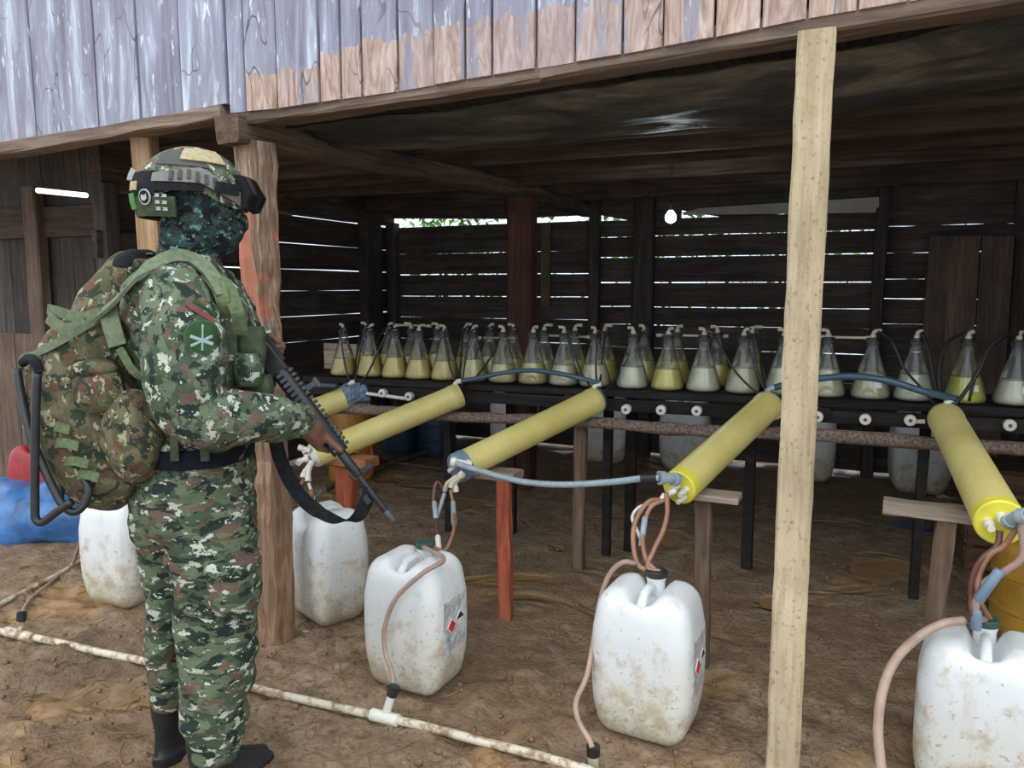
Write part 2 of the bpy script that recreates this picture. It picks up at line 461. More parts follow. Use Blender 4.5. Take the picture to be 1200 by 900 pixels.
def pipe_mud():
    m, t, b = new_mat('muddy_pvc'); v = coords(t)
    c = mixc(t, ramp(t, nz(t, v, 24, 6, 0.65), [(0.46, 0.0), (0.60, 0.95)]), (0.66, 0.60, 0.48), (0.26, 0.165, 0.095))
    t.links.new(c, b.inputs['Base Color']); b.inputs['Roughness'].default_value = 0.5
    return m
M['pvc_mud'] = pipe_mud()
def yellow_mat():
    m, t, b = new_mat('yellow_pipe'); v = coords(t, (1, 1, 1), True)
    c = ramp(t, nz(t, v, 5, 5), [(0.3, (0.62, 0.53, 0.17)), (0.7, (0.76, 0.67, 0.27))])
    c = mixc(t, ramp(t, nz(t, v, 60, 4), [(0.64, 0.0), (0.74, 0.6)]), c, (0.30, 0.22, 0.08))
    sx = nd(t, 'ShaderNodeSeparateXYZ'); t.links.new(coords(t), sx.inputs[0])
    dust = mathn(t, 'ADD', sx.outputs['Y'], mathn(t, 'MULTIPLY', nz(t, v, 7, 5), 0.35))
    c = mixc(t, ramp(t, dust, [(0.55, 0.0), (0.95, 0.6)]), c, (0.36, 0.27, 0.15))
    t.links.new(c, b.inputs['Base Color']); b.inputs['Roughness'].default_value = 0.42
    return m
M['yellow'] = yellow_mat()
M['yellow_end'] = plain('bright_yellow_end', (0.72, 0.66, 0.07), 0.45, 0, 0.12, 20)
M['tarp'] = None
def tarp_mat():
    m, t, b = new_mat('black_plastic_sheet'); v = coords(t, (0.35, 1, 1))
    f = nz(t, v, 4.5, 7, 0.65, 1.0)
    c = ramp(t, f, [(0.36, (0.022, 0.026, 0.033)), (0.52, (0.065, 0.060, 0.055)), (0.68, (0.19, 0.165, 0.135))])
    t.links.new(c, b.inputs['Base Color']); b.inputs['Roughness'].default_value = 0.42
    bump(t, b, nz(t, v, 16, 6, 0.6, 1.5), 0.6, 0.02)
    return m
M['tarp'] = tarp_mat()
M['grey_sheet'] = plain('grey_sheet', (0.42, 0.40, 0.36), 0.7, 0, 0.2, 4)
M['blue_bag'] = plain('blue_plastic_bag', (0.05, 0.16, 0.40), 0.3, 0, 0.55, 7, 0.6)
M['red_plastic'] = plain('red_plastic', (0.36, 0.035, 0.045), 0.4)
M['drum_yellow'] = plain('ochre_drum', (0.42, 0.23, 0.035), 0.45, 0, 0.3, 9)
M['drum_blue'] = plain('dark_blue_drum', (0.03, 0.07, 0.12), 0.4)
M['orange_can'] = plain('orange_can', (0.44, 0.22, 0.03), 0.4)
M['crate'] = wood('crate_wood', (0.10, 0.055, 0.035), (0.20, 0.115, 0.07), (0.30, 0.19, 0.12), 'x')

def glass_mat():
    m = bpy.data.materials.new('clear_glass'); m.use_nodes = True; t = m.node_tree
    t.nodes.clear()
    out = nd(t, 'ShaderNodeOutputMaterial'); mx = nd(t, 'ShaderNodeMixShader')
    tr = nd(t, 'ShaderNodeBsdfTransparent'); gl = nd(t, 'ShaderNodeBsdfGlossy'); fr = nd(t, 'ShaderNodeFresnel')
    tr.inputs[0].default_value = (0.93, 0.96, 0.94, 1); gl.inputs['Roughness'].default_value = 0.04
    fr.inputs['IOR'].default_value = 1.5
    hz = nd(t, 'ShaderNodeBsdfDiffuse'); hz.inputs[0].default_value = (0.62, 0.66, 0.66, 1)     # damp mist, with edge haze painted in so the outlines show
    lw = nd(t, 'ShaderNodeLayerWeight'); lw.inputs['Blend'].default_value = 0.35
    m2 = nd(t, 'ShaderNodeMixShader')
    t.links.new(ramp(t, lw.outputs['Facing'], [(0.0, 0.07), (0.6, 0.12), (1.0, 0.5)]), m2.inputs[0])
    t.links.new(tr.outputs[0], m2.inputs[1]); t.links.new(hz.outputs[0], m2.inputs[2])
    t.links.new(fr.outputs[0], mx.inputs[0]); t.links.new(m2.outputs[0], mx.inputs[1]); t.links.new(gl.outputs[0], mx.inputs[2])
    t.links.new(mx.outputs[0], out.inputs[0])
    return m
M['glass'] = glass_mat()
def liquid(name, col):
    m, t, b = new_mat(name); b.inputs['Roughness'].default_value = 0.12
    v = coords(t, (1, 1, 1), True)
    c = ramp(t, nz(t, v, 9, 3), [(0.3, tuple(x*0.8 for x in col)), (0.7, tuple(min(1, x*1.1) for x in col))])
    t.links.new(c, b.inputs['Base Color'])
    b.inputs['Transmission Weight'].default_value = 0.0
    b.inputs['Subsurface Weight'].default_value = 0.0
    return m
LQ = {'amber': liquid('amber_liquid', (0.66, 0.49, 0.10)), 'olive': liquid('olive_liquid', (0.56, 0.49, 0.19)),
      'yellow': liquid('yellow_liquid', (0.62, 0.52, 0.07)), 'milky': liquid('milky_liquid', (0.62, 0.60, 0.46)),
      'beige': liquid('beige_liquid', (0.58, 0.53, 0.36)), 'lime': liquid('lime_liquid', (0.52, 0.52, 0.04))}
def lamp(name, col, s_):
    m, t, b = new_mat(name)
    b.inputs['Emission Color'].default_value = (*col, 1); b.inputs['Emission Strength'].default_value = s_
    b.inputs['Base Color'].default_value = (0.9, 0.9, 0.9, 1)
    return m
M['bulb'] = lamp('lit_bulb', (0.86, 0.96, 1.0), 30); M['tube_lit'] = lamp('lit_tube', (0.95, 0.97, 1.0), 2.2)
M['leaf'] = plain('green_leaf', (0.16, 0.34, 0.07), 0.5, 0, 0.5, 3)  # leaf green with random variation
M['scrap'] = plain('white_scrap', (0.6, 0.6, 0.58), 0.6)
M['blue_scrap'] = plain('blue_scrap', (0.02, 0.10, 0.30), 0.4)

# ------------------------------------------------------------------ floor
def ground(x, y):
    if -6 < x < 3 and 0.5 < y < 7:
        z = 0.030 * (noise.fractal(Vector((x*2.6, y*2.6, 0.3)), 1.0, 2.0, 3)) * 0.5
        if y < 3.2: z += 0.026 * max(-0.9, noise.fractal(Vector((x*9, y*9, 2.3)), 0.75, 2.1, 4)) * (1 if y < 2.5 else (3.2-y)/0.7)
        return z
    return 0.02 * noise.noise(Vector((x, y, 0)))
def axis(segs):
    out = []
    for a, b, st in segs:
        k = max(1, round((b - a) / st)); out += [a + (b-a)*i/k for i in range(k)]
    return out + [segs[-1][1]]
gx = axis([(-14, -6, 0.8), (-6, -3.6, 0.05), (-3.6, 0.9, 0.02), (0.9, 3, 0.08), (3, 10, 0.7)])
gy = axis([(-6, 1.2, 0.4), (1.2, 2.9, 0.02), (2.9, 4.6, 0.04), (4.6, 7, 0.08), (7, 16, 0.9)])
fv = [(x, y, ground(x, y)) for y in gy for x in gx]
nx = len(gx)
ff = [(j*nx+i, j*nx+i+1, (j+1)*nx+i+1, (j+1)*nx+i) for j in range(len(gy)-1) for i in range(nx-1)]
me = bpy.data.meshes.new('floor'); me.from_pydata(fv, [], ff); me.materials.append(M['mud'])
me.polygons.foreach_set('use_smooth', [True]*len(ff)); me.update()
floor = bpy.data.objects.new('floor', me); COL.objects.link(floor); floor['kind'] = 'structure'

# ------------------------------------------------------------------ boarded front wall of the upper storey
YF = 2.30
front = struct('wall_front', (-1.8, YF, 2.05))
def bottom_line(px):
    pts = [(-300, 226), (0, 172), (270, 122), (270.1, 133), (330, 128), (402, 117), (468, 108), (550, 94), (600, 86), (675, 74), (730, 65), (838, 45), (946, 23), (1072, 2), (1300, -40), (1500, -80), (1900, -160)]
    for (a, ya), (b, yb) in zip(pts, pts[1:]):
        if px <= b: return lerp(ya, yb, (px - a) / (b - a))
    return pts[-1][1]
bounds = [-300, -230, -160, -105, -55, 0, 45, 76, 120, 168, 217, 270, 291, 329, 378, 402, 426, 468, 511, 548, 579, 629, 675, 730, 778, 838, 892, 946, 1005, 1064, 1130, 1200, 1290, 1380, 1480, 1590, 1710, 1840]
bare = {291: 0.12, 329: 0.13, 378: 0.16, 402: 0.165, 426: 0.17, 468: 0.17, 511: 0.18, 548: 0.17, 579: 0.16, 629: 0.18, 675: 0.16, 730: 0.19, 778: 0.2, 838: 0.22, 892: 0.25, 946: 0.25}
for i in range(len(bounds) - 1):
    a, b = bounds[i], bounds[i+1]
    pa = P(a + 0.6, bottom_line(a + 0.6), y=YF); pb = P(b - 0.6, bottom_line(b - 0.6), y=YF)
    w = pb.x - pa.x - 0.004; cx = (pa.x + pb.x) / 2; zb = (pa.z + pb.z) / 2
    yo = random.uniform(-0.006, 0.006)
    mb = MB(); n = 9; rings = []
    hgt = 1.5
    for k in range(n):
        z0 = k / (n - 1)
        j = random.uniform(-0.0015, 0.0015)
        rings.append([Vector((cx + sx_*w/2 + j, YF + yo + dy, lerp(pa.z if sx_ < 0 else pb.z, zb + hgt, z0))) for sx_, dy in ((-1, 0.012), (-1, -0.010), (-0.93, -0.014), (0.93, -0.014), (1, -0.010), (1, 0.012))])
    mb.loft(rings)
    o = mb.build('plank', M['paint'], front)
    o['paint_edge'] = (zb + bare.get(a, 0.25 if a >= 946 else -5)) - front.location.z
# beams that carry the boards
def beam_top(mb, name, mat, kind='structure', **k):
    o = top(mb, name, mat, **{'label': None, 'cat': None, **k}); o['kind'] = kind; return o
mb = MB(); a = P(270, 133, y=2.325); b = P(0, 178, y=2.325)
e = b + (b - a) * 1.15
mb.beam(a, e, 0.10, 0.05, n=14, wob=0.004); beam_top(mb, 'trim_1', M['beam_wet'])
mb = MB(); a = P(283, 139, y=2.35); b = P(640, 85, y=2.35); c = P(1200, -10, y=2.35)
mb.beam(a, b, 0.11, 0.075, n=10, wob=0.003); mb.beam(b, c + (c - b) * 1.1, 0.11, 0.075, n=16, wob=0.003)
beam_top(mb, 'trim_2', M['beam_wet'])

# ceiling: joists and the boards they carry
ceil = struct('ceiling', (-1.2, 4.4, 2.06))
x = -6.0
while x < 2.2:
    w = random.uniform(0.2, 0.3)
    mb = MB(); mb.box((x + w/2, 4.5, 2.335 + random.uniform(-0.004, 0.004)), (w - 0.003, 4.3, 0.03))
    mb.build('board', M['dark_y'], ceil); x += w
for y_, zb, tk in ((2.62, 2.22, 0.10),) + tuple((P(700, v_, z=2.135).y, 2.135, 0.18) for v_ in (166, 184, 200, 213, 236)):
    mb = MB(); mb.beam((-6.0, y_, zb + tk/2), (2.0, y_ + random.uniform(-0.03, 0.03), zb + tk/2 + random.uniform(-0.01, 0.02)), 0.085, tk, n=12, wob=0.006)
    mb.build('joist', M['joist'], ceil)
mb = MB(); mb.box((-1.9, 4.5, 2.385), (8.4, 4.3, 0.04)); mb.build('light_stop_deck', M['dark_x'], ceil)  # extra layer added above the boards to stop daylight leaking in
g0 = P(266, 150, x=-2.16); g1 = P(612, 223, x=-2.16); g2 = Vector((-2.16, 6.45, 2.10))
mb = MB(); mb.beam((-2.16, g0.y, g0.z), (-2.16, g1.y, g1.z), 0.115, 0.105, n=10, wob=0.005); mb.beam((-2.16, g1.y, g1.z), g2, 0.115, 0.105, n=6, wob=0.005)
beam_top(mb, 'trim_3', M['girder'])
print('girder end y', g0.y, g1)

# back and left board walls, light shows through the joints
YB = 6.5
back = struct('wall_back', (-1.5, YB, 0))
def plank_row(wall, x0, x1, levels, mat, fixed, axis_):
    for lo, hi in zip(levels, levels[1:]):
        gap = random.choice((0.001, 0.002, 0.004, 0.006, 0.009)) if lo > 0.9 else random.choice((0.0, 0.0, 0.002))
        n = 8; rings = []
        for k in range(n + 1):
            s_ = lerp(x0, x1, k / n); b0 = lo + gap/2 + random.uniform(-0.003, 0.003); b1 = hi - gap/2 + random.uniform(-0.003, 0.003)
            if axis_ == 'x': rings.append([(s_, fixed - 0.012, b0), (s_, fixed + 0.012, b0), (s_, fixed + 0.012, b1), (s_, fixed - 0.012, b1)])
            else: rings.append([(fixed - 0.012, s_, b0), (fixed + 0.012, s_, b0), (fixed + 0.012, s_, b1), (fixed - 0.012, s_, b1)])
        mb = MB(); mb.loft([[Vector(p) for p in r] for r in rings]); mb.build('plank', mat, wall)
def zs(px, ys, **k): return [P(px, y_, **k).z for y_ in ys]
def down(lv, step=0.21):
    lv = sorted(lv)
    while lv[0] > 0.30: lv = [lv[0] - step*random.uniform(0.9, 1.1)] + lv
    return [0.018] + [l for l in lv if l > 0.12]
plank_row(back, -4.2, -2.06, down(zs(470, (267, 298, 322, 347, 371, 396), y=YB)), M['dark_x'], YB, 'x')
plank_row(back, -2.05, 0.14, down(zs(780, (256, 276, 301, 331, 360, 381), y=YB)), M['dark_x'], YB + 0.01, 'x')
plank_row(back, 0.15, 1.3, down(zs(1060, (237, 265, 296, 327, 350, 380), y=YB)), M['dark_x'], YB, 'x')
hd = MB()
def header(p0, p1):
    a, b = P(*p0, y=YB), P(*p1, y=YB)
    hd.loft([[Vector((q.x, YB + d, z)) for d, z in ((-0.03, q.z), (0.03, q.z), (0.03, 2.3), (-0.03, 2.3))] for q in (a, b)])
header((440, 256), (602, 256.5)); header((602, 256.5), (644, 254)); header((644, 254), (700, 251.5)); header((700, 251.5), (746, 260)); header((746, 262), (798, 258)); header((798, 246), (806, 248)); header((806, 248), (850, 255)); header((850, 256), (1040, 240)); header((1040, 240), (1240, 240))
o = hd.build('header', M['dark_x'], back)
for px, w, nm in ((697, 0.09, ''), (755, 0.17, ''), (1031, 0.09, ''), (1199, 0.14, '')):
    q = P(px, 300, y=YB - 0.07)
    mb = MB(); mb.beam((q.x, q.y, -0.1), (q.x, q.y, 2.2), w, 0.1, up=Vector((0, 1, 0)), n=6, wob=0.004); mb.build('stud', M['dark_z'], back)
q0, q1 = P(640, 262, y=YB-0.03), P(650, 360, y=YB-0.03)
mb = MB(); mb.beam(q0, (q0.x, q0.y, q1.z), 0.09, 0.03, up=Vector((0, 1, 0))); mb.build('batten', M['brown_wood'], back)

left = struct('wall_left', (-4.2, 5, 0))
lv = sorted([P(360, y_, x=-4.2).z for y_ in (286, 316, 341, 370, 400, 428)]) + [2.02]
plank_row(left, 3.3, 6.5, [0.03, 0.21, 0.40, 0.60] + lv, M['dark_y'], -4.2, 'y')
for y_, w in ((6.05, 0.26), (6.43, 0.12), (3.3, 0.12), (4.6, 0.1)):
    mb = MB(); mb.beam((-4.13, y_, -0.1), (-4.13, y_, 2.06), w, 0.1, up=Vector((1, 0, 0)), n=6, wob=0.004); mb.build('stud', M['dark_z'], left)
mb = MB(); mb.beam((-4.2, 3.3, 2.18), (-4.2, 6.5, 2.185), 0.1, 0.29, n=9, wob=0.012); mb.build('wall_plate', M['girder'], left)
mb = MB(); mb.beam((-4.12, 3.2, 1.70), (-4.12, 5.9, 1.70), 0.04, 0.16, n=6, wob=0.004); mb.build('rail', M['dark_y'], left)

# boarding at the far left beside the bay
fl = struct('wall_corner', (-4.9, 3.5, 0))
x = -6.2
for k in range(9):
    w = random.uniform(0.19, 0.24)
    mb = MB(); mb.box((x + w/2, 3.5 + random.uniform(-0.006, 0.006), 0.55), (w - 0.006, 0.022, 1.16)); mb.build('plank', M['door'], fl)
    mb = MB(); mb.box((x + w/2, 3.52, 1.50), (w - 0.006, 0.022, 0.76)); mb.build('plank', M['dark_z'], fl)
    mb = MB(); mb.box((x + w/2, 3.50, 2.12), (w - 0.002, 0.022, 0.46)); mb.build('plank', M['dark_z'], fl)
    x += w
mb = MB(); mb.beam((-6.3, 3.47, 1.88), (-4.2, 3.47, 1.87), 0.05, 0.2, n=5, wob=0.004); mb.build('rail', M['joist'], fl)
mb = MB(); mb.beam((-5.0, 3.44, -0.1), (-4.98, 3.44, 2.1), 0.13, 0.09, up=Vector((0, 1, 0)), n=6, wob=0.004); mb.build('stud', M['door'], fl)

# unseen right wall, added out of view to shade the shed interior
right = struct('wall_right_unseen', (1.35, 4.5, 0))
plank_row(right, 2.5, 6.5, [0.03 + 0.2*i for i in range(11)], M['dark_y'], 1.35, 'y')

# leaning plank door at the right of the back wall
dr = struct('door_1', P(1138, 455, y=6.25)); dz0 = 0.03; d_l, d_r = P(1083, 300, y=6.3).x, P(1190, 300, y=6.3).x
wd = (d_r - d_l) / 3
for k, ww in enumerate((0.85, 1.05, 1.1)):
    x0 = d_l + wd * (0, 0.85, 1.9)[k]
    mb = MB(); mb.beam((x0 + wd*ww/2, 6.27, dz0), (x0 + wd*ww/2 + (0.03 if k == 0 else 0), 6.36, P(1138, 275 + k, y=6.3).z), wd*ww - 0.008, 0.025, up=Vector((0, 1, 0)), n=4, wob=0.002)
    mb.build('plank', M['door'], dr)
for z_ in (0.4, 1.5):
    mb = MB(); mb.beam((d_l + 0.02, 6.385, z_), (d_r - 0.02, 6.385, z_), 0.09, 0.025, up=Vector((0, 1, 0))); mb.build('ledge', M['door'], dr)

# ------------------------------------------------------------------ black plastic sheet slung under the joists
ax_ = [(318, 150, 156), (390, 146, 172), (470, 133, 176), (586, 119, 172), (700, 105, 161), (860, 84, 148), (960, 67, 136), (1080, 36, 118), (1200, 5, 100), (1330, -28, 80)]
NS, NT = 72, 22
rings = []
for i in range(NS + 1):
    t_ = i / NS * (len(ax_) - 1); k = min(int(t_), len(ax_) - 2); u_ = t_ - k
    px = lerp(ax_[k][0], ax_[k+1][0], u_); ya = lerp(ax_[k][1], ax_[k+1][1], u_); yb = lerp(ax_[k][2], ax_[k+1][2], u_)
    A = P(px, ya, y=2.52); B = P(px + 8, yb, y=3.12)
    row = []
    for j in range(NT + 1):
        s_ = j / NT; p = A.lerp(B, s_)
        p.z += -0.035 * math.sin(PI * s_) + 0.022 * noise.noise(Vector((p.x*2.0, p.y*9, 1.0))) + 0.008 * noise.noise(Vector((p.x*7, p.y*16, 4)))
        row.append(p)
    rings.append(row)
mb = MB(); mb.loft(rings, cap=False, closed=False)
mb.loft([[p + Vector((0, 0, 0.004)) for p in r] for r in rings], cap=False, closed=False)
top(mb, 'plastic_sheet', M['tarp'], 'black dusty plastic sheet sagging under the front joists', 'sheet', smooth=True)
mb = MB(); rr = []
for i in range(13):
    px = lerp(800, 1030, i / 12); a_ = P(px, lerp(245, 231, i/12) + (4 if i == 0 else 0), y=6.38); b_ = P(px, lerp(252, 249, i/12) , y=6.40)
    rr.append([a_ + Vector((0, 0.01*math.sin(i), 0)), a_.lerp(b_, 0.5) + Vector((0, 0.02*math.cos(i*1.3), 0)), b_])
mb.loft(rr, cap=False, closed=False); mb.loft([[p + Vector((0, 0.005, 0)) for p in r] for r in rr], cap=False, closed=False)
top(mb, 'grey_sheet', M['grey_sheet'], 'pale grey sheet hung along the top of the back wall right of the lit bulb', 'sheet', smooth=True)
# greenery outside, seen through the openings at the top of the back wall
for k, (x_, y_, h_) in enumerate(((-4.6, 8.6, 3.0), (-2.3, 8.9, 3.1), (-0.6, 8.7, 2.9))):
    sh = thing('leafy_bush', (x_, y_, 0), ('green bush outside seen through the left gap over the back wall planks', 'green bush outside seen through the wedge gap left of the lit bulb', 'green bush outside seen through the small wedge gap right of the lit bulb')[k], 'bush', 'bushes behind the shed')
    fo = MB()
    for q in range(1500):
        c = Vector((x_ + random.gauss(0, 0.5), y_ + random.gauss(0, 0.35), abs(random.gauss(h_*0.6, 0.65)) + 0.2))
        u_ = Vector((random.uniform(-1, 1), random.uniform(-1, 1), random.uniform(-0.6, 0.6))).normalized(); v_ = perp(u_)[0]
        l_ = random.uniform(0.05, 0.10)
        fo.add([c - u_*l_, c + v_*l_*0.4, c + u_*l_, c - v_*l_*0.4], [(0, 1, 2, 3)])
    fo.build('foliage', M['leaf'], sh)['kind'] = 'stuff'
    st = MB()
    for q in range(5): st.tube([(x_ + random.uniform(-0.1, 0.1), y_, -0.05), (x_ + random.uniform(-0.5, 0.5), y_ + random.uniform(-.2, .2), h_*0.7)], [0.03, 0.012], 6)
    st.build('stem', M['brown_wood'], sh)

# ------------------------------------------------------------------ posts
def post(a, b, w, d, mat, label, n=12, wob=0.006, facing=Vector((0, 1, 0)), name='wooden_post'):
    mb = MB(); mb.beam(a, b, w, d, up=facing, n=n, wob=wob)
    return top(mb, name, mat, label, 'post', 'posts of the shed')
b_ = P(318, 752, z=0.0); t_ = P(296, 163, y=2.37)
post((b_.x, 2.38, -0.12), (t_.x, 2.38, 2.0), 0.115, 0.12, M['old_post'], 'rough weathered post with a red stripped patch just behind the soldier', 24, 0.010, Vector((0.15, 1, 0)))
t_ = P(168, 150, y=2.40); m_ = P(178, 300, y=2.40)
bx_ = t_ + (m_ - t_) * (2.2 / (t_.z - m_.z))
post((bx_.x, 2.40, -0.1), (t_.x, 2.40, t_.z + 0.05), 0.085, 0.10, M['post_tan'], 'slim tan sawn post left of the soldier helmet', 10, 0.003, Vector((-0.55, 1, 0)))
b_ = P(919, 888, z=0.0); t_ = P(957, 37, y=2.27)
post((b_.x, 2.30, -0.12), (t_.x, 2.27, t_.z), 0.094, 0.055, M['pale'], 'pale yellowish sawn timber post standing in the foreground right of centre', 30, 0.0022, Vector((0.0, 1, 0)))
post((-2.16, g1.y, -0.1), (-2.16, g1.y, g1.z - 0.05), 0.18, 0.17, M['post_mid'], 'dark reddish square post inside the shed behind the flasks', 10, 0.004)

# ------------------------------------------------------------------ flask table
def tz(x): return 0.928 + 0.0102 * (x + 2.755)          # top of the table, rises slightly to the right
tb = thing('flask_table', (-0.9, 3.88, 0), 'long dark plank table carrying the double row of flasks', 'table')
for y_, w in ((3.74, 0.21), (3.965, 0.22)):
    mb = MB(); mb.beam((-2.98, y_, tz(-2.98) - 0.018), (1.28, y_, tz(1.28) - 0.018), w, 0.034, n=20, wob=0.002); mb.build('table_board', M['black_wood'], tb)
mb = MB(); mb.beam((-2.98, 3.66, tz(-2.98) - 0.075), (1.28, 3.66, tz(1.28) - 0.075), 0.03, 0.06, n=16, wob=0.003); mb.build('apron', M['black_wood'], tb)
for px in (526, 712, 1080, 930):
    q = P(px, 560, y=3.92)
    mb = MB(); mb.beam((q.x, 3.92, -0.08), (q.x, 3.92, tz(q.x) - 0.035), 0.045, 0.045, up=Vector((0, 1, 0)), n=5, wob=0.003); mb.build('leg', M['black_wood'], tb)
for px in (600, 740, 880):
    q = P(px, 540, y=4.05)
    mb = MB(); mb.beam((q.x, 4.04, -0.08), (q.x, 4.04, tz(q.x) - 0.035), 0.055, 0.05, up=Vector((0, 1, 0)), n=5, wob=0.003); mb.build('leg', M['black_wood'], tb)
for x_ in (-2.6, -1.3, -0.1, 1.0):
    mb = MB(); mb.beam((x_, 3.63, tz(x_) - 0.06), (x_, 4.08, tz(x_) - 0.06), 0.05, 0.05); mb.build('cross_bar', M['black_wood'], tb)
for px, py in ((447, 461), (478, 465), (733, 480), (774, 481), (816, 482), (909, 486), (958, 489), (1014, 492), (1067, 493), (1184, 499)):
    q = P(px, py, y=3.60); mb = MB()
    mb.lathe([(0.020, 0), (0.024, 0.004), (0.024, 0.03), (0.016, 0.031), (0.016, 0.085)], q, Vector((0, 1, 0)), 16)
    c_ = mb.build('pipe_cap', M['pvc'], tb, smooth=True)
    mb = MB(); mb.lathe([(0.007, -0.006), (0.008, 0.002)], q, Vector((0, 1, 0)), 10); mb.build('cap_screw', M['grey_blue_dark'], c_)
for a_, b_ in (((430, 461), (475, 467)), ((1067, 494), (1084, 494)), ((447, 461), (447, 461))):
    if a_ == b_: continue
    mb = MB(); mb.tube([P(*a_, y=3.62), P(*b_, y=3.62)], 0.010, 10); mb.build('pipe', M['pvc'], tb, smooth=True)

# rough bark pole in front of the table
a_, b_ = P(378, 478, y=3.60), P(1200, 525, y=3.60); b_ = b_ + (b_ - a_) * 0.12
pts = [a_.lerp(b_, k / 40) for k in range(41)]
mb = MB(); mb.tube([p + Vector((0, 0, 0.006*math.sin(k*0.5))) for k, p in enumerate(pts)], [0.030 + random.uniform(-0.003, 0.003) for _ in pts], 12)
for p in mb.v: p += Vector((0, 1, 1)) * 0.006 * noise.noise(p * 22)
top(mb, 'bark_pole', M['bark'], 'rough bark covered pole running under the front edge of the flask table', 'pole', smooth=True, sharp=None)

# ------------------------------------------------------------------ flasks
FL_PROF = [(0.0, 0.001), (0.070, 0.001), (0.080, 0.006), (0.083, 0.016), (0.081, 0.030), (0.066, 0.085), (0.044, 0.160), (0.032, 0.196), (0.0265, 0.214), (0.0255, 0.245), (0.0285, 0.251), (0.0285, 0.256), (0.0240, 0.256)]
def r_at(h):
    for (r0, h0), (r1, h1) in zip(FL_PROF[2:], FL_PROF[3:]):
        if h0 <= h <= h1: return lerp(r0, r1, (h - h0) / (h1 - h0))
    return 0.03
def make_flask(loc, col, level, label, group, turn, marked=False, link=0.05):
    t = thing('glass_flask', loc, label, 'flask', group, (0, 0, turn))
    mb = MB(); mb.lathe(FL_PROF, seg=28, cap=False); gl = mb.build('glass_body', M['glass'], t, smooth=True, sharp=None, world=False)
    lp = [(0.0, 0.004), (0.066, 0.004), (0.076, 0.010), (0.0795, 0.018)] + [(r_at(h) - 0.003, h) for h in (0.03, level*0.6, level)] + [(0.001, level)]
    mb = MB(); mb.lathe(lp, seg=24, cap=False); mb.build('liquid', LQ[col], t, smooth=True, world=False)
    mb = MB(); mb.lathe([(0.022, 0.240), (0.0235, 0.257), (0.029, 0.258), (0.029, 0.270), (0.012, 0.272)], seg=16); mb.build('stopper', M['black_rubber'], t, smooth=True, world=False)
    mb = MB(); mb.tube([(0, 0, 0.268), (0, 0, 0.286), (0.003, 0, 0.296), (0.012, 0, 0.301), (link, 0, 0.301)], 0.0085, 10); mb.lathe([(0.013, 0.268), (0.013, 0.284), (0.0095, 0.286)], seg=12)
    mb.build('elbow', M['cream_pvc'], t, smooth=True, world=False)
    if marked:
        a0 = math.radians(-66) - turn; hs = (0.055, 0.082); mb = MB(); rr = []
        for h in hs: rr.append([Vector((math.cos(a0 + d)*(r_at(h)+0.0008), math.sin(a0 + d)*(r_at(h)+0.0008), h)) for d in (-0.22, -0.07, 0.07, 0.22)])
        mb.loft(rr, cap=False, closed=False); mb.build('print_mark', M['white_ink'], gl, world=False)
    return t
front_px = [(404, 440, 'amber'), (435, 442, 'amber'), (464, 444, 'amber'), (492, 447, 'amber'), (522, 450, 'amber'), (555, 455, 'olive'), (590, 456, 'olive'), (625, 459, 'olive'), (661, 462, 'beige'), (697, 462, 'beige'), (741, 464, 'milky'), (782, 464, 'yellow'), (824, 465, 'milky'), (870, 466, 'beige'), (917, 467, 'milky'), (968, 468, 'beige'), (1020, 470, 'beige'), (1071, 470, 'milky'), (1131, 472, 'lime'), (1190, 474, 'milky')]
back_px = [429, 456, 482, 513, 546, 574, 602, 638, 674, 709, 755, 794, 841, 882]
WORD = {'amber': 'amber yellow liquid', 'olive': 'greenish yellow cloudy liquid', 'yellow': 'strong yellow liquid', 'milky': 'milky white liquid', 'beige': 'pale beige liquid', 'lime': 'clear lime yellow liquid'}
ORD = ['first', 'second', 'third', 'fourth', 'fifth', 'sixth', 'seventh', 'eighth', 'ninth', 'tenth', 'eleventh', 'twelfth', 'thirteenth', 'fourteenth', 'fifteenth', 'sixteenth', 'seventeenth', 'eighteenth', 'nineteenth', 'twentieth']
FTOP = {}; BTOP = {}
for i, (px, py, col) in enumerate(front_px):
    q = P(px, 450, y=3.745); x_ = q.x; loc = (x_, 3.745, tz(x_) + 0.001)
    lab = 'front row flask with %s, %s from the left end' % (WORD[col], ORD[i])
    if i == 18: lab = 'front row flask half full of clear lime yellow liquid, last but one at the right'
    if i == 19: lab = 'front row flask with milky liquid at the far right end of the table'
    turn = random.choice((-0.5, 0.1, 0.4, 2.8, 3.4, 0.9))
    make_flask(loc, col, random.uniform(0.100, 0.126), lab, 'flasks in the front row on the table', turn, i in (16, 18, 19), random.uniform(0.022, 0.034))
    FTOP[px] = Vector((x_, 3.745, tz(x_) + 0.30))
for i, px in enumerate(back_px):
    q = P(px, 385, y=3.965); x_ = q.x
    col = 'amber' if i < 5 else 'olive' if i < 8 else 'yellow'
    lab = 'back row flask with %s, %s from the left end' % (WORD[col], ORD[i])
    make_flask((x_, 3.965, tz(x_) + 0.001), col, random.uniform(0.105, 0.125), lab, 'flasks in the back row on the table', random.choice((-0.2, 0.1, 2.9, 3.3)), False, random.uniform(0.025, 0.05))
    BTOP[px] = Vector((x_, 3.965, tz(x_) + 0.30))

